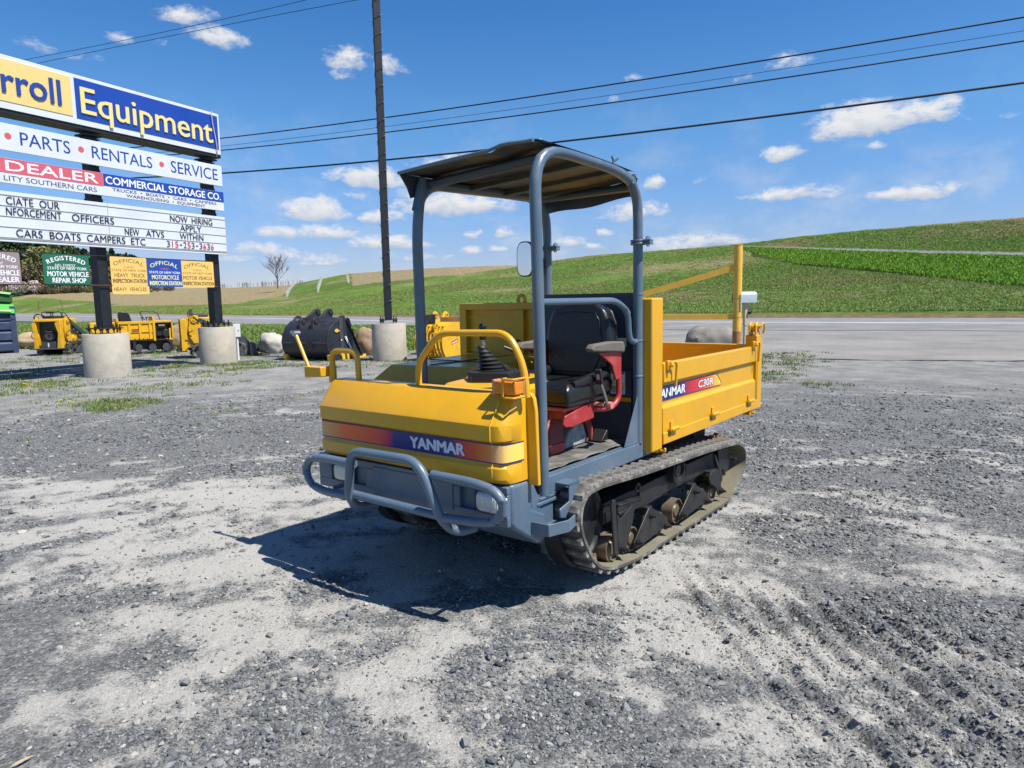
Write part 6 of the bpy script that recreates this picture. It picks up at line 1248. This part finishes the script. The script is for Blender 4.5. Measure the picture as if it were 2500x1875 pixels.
for x in (-1.10,-.60,-.16): part('top_gusset',MB().prism([(.14,.84),(.30,1.02),(.36,1.14),(.44,1.14),(.48,1.02)],'x',x-.015,x+.015),BK1,eb,bevel=.003)
part('small_label',MB().prism([(-1.10,1.055),(-.95,1.055),(-.95,1.10),(-1.08,1.10)],'y',.352,.356),WHT,eb)
for i,(x,y) in enumerate([(-.0,.10),(-.0,.50),(-.0,.68),(-.0,.86),(-1.2,.10),(-1.2,.30)]):
    part('tooth',MB().prism([(y-.05,.16),(y+.05,.18),(y+.075,.03),(y+.02,-.01),(y-.03,.0)],'x',x-.05,x+.05),BKY,eb,bevel=.008)
part('lip',MB().prism([(.95,.02),(1.30,.05),(1.34,.09),(1.32,.0),(.95,-.02)],'x',-W_,.05),BKY,eb)
eb.scale=(1.26,1.15,1.0)
# skeleton bucket
sb_=empty('skeleton_bucket',(-1.72,17.3,0),R(-30),'yellow skeleton excavator bucket with barred shell beside the lone pole footing','excavator bucket')
SBW=.86; Cy,Cz,Rb=.52,.47,.50
arc=[(Cy+Rb*math.cos(a),Cz+Rb*math.sin(a)) for a in np.linspace(R(125),R(262),14)]
sd=arc+[(.9,.02),(1.28,.30),(1.10,.75),(.80,.98),(.45,1.0)]
for x in (-SBW,-.02): part('side_plate',MB().prism(sd,'x',x,x+.025),YEL2,sb_,bevel=.004)
for k in range(8):
    x=-SBW+.06+k*(SBW-.12)/7; part('shell_bar',MB().prism([(a,b) for a,b in arc]+[(Cy+(Rb-.06)*math.cos(a),Cz+(Rb-.06)*math.sin(a)) for a in np.linspace(R(125),R(262),14)][::-1],'x',x-.013,x+.013),YEL2,sb_)
for a in (R(150),R(175),R(200),R(225),R(250)): part('cross_bar',MB().cyl((-SBW,Cy+(Rb-.02)*math.cos(a),Cz+(Rb-.02)*math.sin(a)),(0,Cy+(Rb-.02)*math.cos(a),Cz+(Rb-.02)*math.sin(a)),.018,8),YEL2,sb_)
part('top_plate',MB().prism([(.24,.88),(.45,1.0),(.85,.99),(.85,.94),(.46,.95),(.27,.84)],'x',-SBW,0),YEL2,sb_,bevel=.004)
for x in (-.62,-.30):
    er=part('ear_plate',MB().prism([(.16,.70),(.08,.86),(.10,.98),(.22,1.02),(.45,1.06),(.55,1.22),(.64,1.25),(.73,1.20),(.74,1.02),(.70,.95),(.3,.80)],'x',x-.022,x+.022),YEL2,sb_,bevel=.005)
    for (y,z) in ((.18,.90),(.64,1.15)): part('boss',MB().lathe([(.032,-.045),(.068,-.045),(.068,.045),(.032,.045),(.032,-.045)],(x,y,z),'x',18),YEL2,er); part('bore',MB().cyl((x-.047,y,z),(x+.047,y,z),.033,14),mat('bore_brown',(.06,.035,.03),.7),er)
part('red_label',MB().prism([(.42,.40),(.70,.47),(.70,.56),(.42,.49)],'x',.0055,.0075),mat('label_red',(.50,.07,.06),.5),sb_)
lq=text_fit('HYMAX',0,.24,0,.05,0,.02); lq=None
wk=MB()
for k in range(5): y=.45+k*.048; z=.425+k*.0125; wk.prism([(y,z),(y+.03,z+.008),(y+.03,z+.048),(y+.018,z+.03),(y,z+.042)],'x',.0076,.0085)
part('print',wk,LWH,sb_,smooth=None)
part('weld_line',MB().prism([(.40,.95),(.98,.10),(.985,.105),(.405,.955)],'x',.0052,.0062),BB_,sb_)
# ================================================================ far vegetation
BRK=mat('bark_grey',(.16,.14,.12),.9,var=.2)
def bare_tree(x,y,z,h,label):
    t=empty('bare_tree',(x,y,z),0,label,'tree'); rg=random.Random(4); br=MB()
    part('trunk',MB().tube([(0,0,-.5),(.05,0,h*.2),(0,.05,h*.45),(.05,0,h*.62)],[.28,.22,.15,.09],8),BRK,t)
    def grow(p,d,L_,r,dep):
        q=p+d*L_; br.tube([p,(p+q)/2+Vector((rg.uniform(-.05,.05),rg.uniform(-.05,.05),0))*L_,q],[r,r*.8,r*.6],4,cap=False)
        if dep==0: return
        for k in range(3 if dep>1 else 4):
            nd=(d+Vector((rg.uniform(-.75,.75),rg.uniform(-.75,.75),rg.uniform(-.1,.55)))).normalized(); grow(p+d*L_*rg.uniform(.45,1.0),nd,L_*rg.uniform(.55,.8),r*.6,dep-1)
    for i in range(15):
        zz=h*(.13+.48*i/15); a=i*2.4; grow(Vector((0,0,zz)),Vector((math.cos(a)*.62,math.sin(a)*.62,.72)).normalized(),h*(.30-.008*i)*rg.uniform(.8,1.1),.085,3)
    part('crown',br,BRK,t,smooth=None); return t
bare_tree(-74.5,227,7.0,12.0,'lone bare tree on the skyline right of the big sign')
def tree_mesh(seed,kind,m):
    rg=np.random.default_rng(seed); mb=MB(); n=900
    for i in range(n):
        if kind=='con':
            z=rg.uniform(.06,1)**1.1; rad=.24*(1-z)**.8*rg.uniform(.25,1)+.01*rg.uniform(0,1); z=z
        else:
            z=rg.uniform(.15,1.0); rad=.36*math.sqrt(max(0,1-((z-.6)/.45)**2))*rg.uniform(.3,1)
        a=rg.uniform(0,6.28); c=np.array([rad*math.cos(a),rad*math.sin(a),z]); s=.030*rg.uniform(.6,1.5); u=rg.normal(0,1,3); u/=np.linalg.norm(u); v=np.cross(u,rg.normal(0,1,3)); v/=np.linalg.norm(v)
        mb.add([tuple(c-u*s),tuple(c+v*s*.8),tuple(c+u*s),tuple(c-v*s*.8)],[(0,1,2,3)])
    mb.tube([(0,0,0),(0,0,.8)],[.012,.006],5)
    return mesh_of('far_tree',mb,m,None)
CONM=leaf_mat('conifer_needles',(.012,.030,.010),(.055,.085,.025)); SHRM=leaf_mat('bare_shrub',(.085,.060,.035),(.20,.155,.10)); BUD=leaf_mat('budding_leaf',(.09,.12,.03),(.22,.22,.08)); BLO=leaf_mat('blossom',(.3,.27,.25),(.6,.56,.52))
srcw=[tree_mesh(i,'con',CONM) for i in range(3)]+[tree_mesh(10+i,'dec',CONM) for i in range(2)]+[tree_mesh(20+i,'dec',SHRM) for i in range(3)]+[tree_mesh(30,'dec',BUD),tree_mesh(31,'dec',BLO)]
TOP=([-62,-45,-35.75,-33.2,-32.2,-31.2,-30.7,-30.2,-29.2,-28.6,-27.8,-27.4,-26.8],[.07,.085,.083,.0815,.0795,.0745,.0725,.069,.0745,.070,.066,.060,.035])
pts=[];sc=[];ii=[]
for row,(dr,f0_,f1_,kinds,nn) in enumerate([(2,.86,1.0,(0,1,2,0,1,2,3,4),330),(-10,.60,.86,(0,1,2,3,4,8),260),(-24,.35,.62,(5,6,7,7,6,8),330),(-36,.15,.36,(5,6,7,7,6,8),360)]):
    for k in range(nn):
        a=rng.uniform(-58,-26.9 if row<2 else -25.5); r=float(tR(a))+dr+rng.uniform(-5,5); z=float(terrain_z(np.float64(a),np.float64(r))); eb_=(z-1.5)/r; et=float(np.interp(a,*TOP)); H=(et-eb_)*r*rng.uniform(f0_,f1_)
        if row>=2: H=min(H,.05*r*rng.uniform(.45,.8))*(1 if row==2 else .6)
        pts.append((r*math.sin(R(a)),r*math.cos(R(a)),z-.5)); wd=H*rng.uniform(.8,1.15) if row<2 else H*1.3; sc.append((wd,wd,H)); ii.append(kinds[rng.integers(0,len(kinds))])
a=-34.2; r=float(tR(a))-40; 
for k in range(5): aa=a+rng.uniform(-.7,.7); pts.append((r*math.sin(R(aa)),r*math.cos(R(aa)),float(terrain_z(np.float64(aa),np.float64(r))))); sc.append((8,8,6)); ii.append(9)
n=len(pts); scatter('woods',np.array(pts),np.stack([np.zeros(n),np.zeros(n),rng.uniform(0,6.28,n)],1),np.array(sc),np.array(ii),srcw,'dark conifers and brown leafless brush on the far hillside behind the sign','woods')
# white orchard stakes
def r_at(a,e):
    r0=float(tr0(a))+1; Rr=float(tR(a)); e0=-1.5/r0; eR=float(np.interp(a,*T_sky)); s=max(0,min(1,(e-e0)/(eR-e0)))**(1/.85); return r0+(Rr-r0)*s
STK=mat('stake_white',(.62,.60,.55),.7); STG=mat('stake_grey',(.28,.24,.20),.8)
stw=mesh_of('orchard_stake',MB().box(-.16,.16,-.16,.16,0,1),STK,None); stg=mesh_of('orchard_sapling',MB().box(-.05,.05,-.05,.05,0,1).box(-.02,.25,-.03,.03,.55,.6).box(-.22,.0,-.03,.03,.7,.74),STG,None)
def stake(a,e,h,me,nm,lab,grp,cat):
    r=r_at(a,e); o=bpy.data.objects.new(nm,me); COL.objects.link(o); o.location=(r*math.sin(R(a)),r*math.cos(R(a)),float(terrain_z(np.float64(a),np.float64(r)))-.2); o.scale=(1,1,h); o.rotation_euler=(rng.normal(0,.04),rng.normal(0,.04),0); tag(o,lab,cat,grp)
for k in range(46):
    a=-35.6+k*.205; stake(a,.0165+.004*(a+36)/8+rng.uniform(-.0006,.0006),rng.uniform(3.2,4.6),stw,'orchard_stake','white stake in the young orchard below the far woods','white orchard stakes on the left','stake')
for (x0,e0_),(x1,e1) in (((-17.0,.0245),(-17.55,.0105)),((-14.9,.031),(-15.2,.016)),((-13.0,.0385),(-12.85,.0275))):
    for k in range(8): t=k/7; stake(x0+(x1-x0)*t,e0_+(e1-e0_)*t,rng.uniform(1.4,2.0),stw,'orchard_stake','white stake in a row running down the green slope','white stakes on the green slope','stake')
for k in range(75):
    a=rng.uniform(-22.3,-16.2); stake(a,.0245+.0005*(a>-17),rng.uniform(1.4,2.6),stg,'orchard_sapling','thin leafless sapling in the row along the skyline','saplings along the skyline','sapling')
for a,e,tl in ((-33.75,-.0012,.05),(-32.35,-.0025,-.16)):
    r=r_at(a,max(e,-.003)); o=part('fence_stake',MB().cyl((0,0,0),(0,0,4.2),.10,6),mat('stake_rust',(.14,.06,.03),.9)); o.location=(r*math.sin(R(a)),r*math.cos(R(a)),0); o.rotation_euler=(0,tl,0); tag(o,'thin rusty stake %s in the field across the road'%('standing upright' if tl>0 else 'leaning to the right'),'stake')
lf=part('dry_leaf',MB().add([(0,0,.002),(.03,.012,.006),(.07,.016,.004),(.10,.0,.003),(.06,-.008,.005),(.02,-.008,.003)],[(0,1,2,3,4,5)]),mat('dry_leaf',(.42,.33,.20),.8)); lf.location=(-1.66,2.13,.014); lf.rotation_euler=(0,0,1.0); lf.scale=(.7,.7,.7); tag(lf,'dry tan leaf on the gravel in the bottom left corner','leaf')
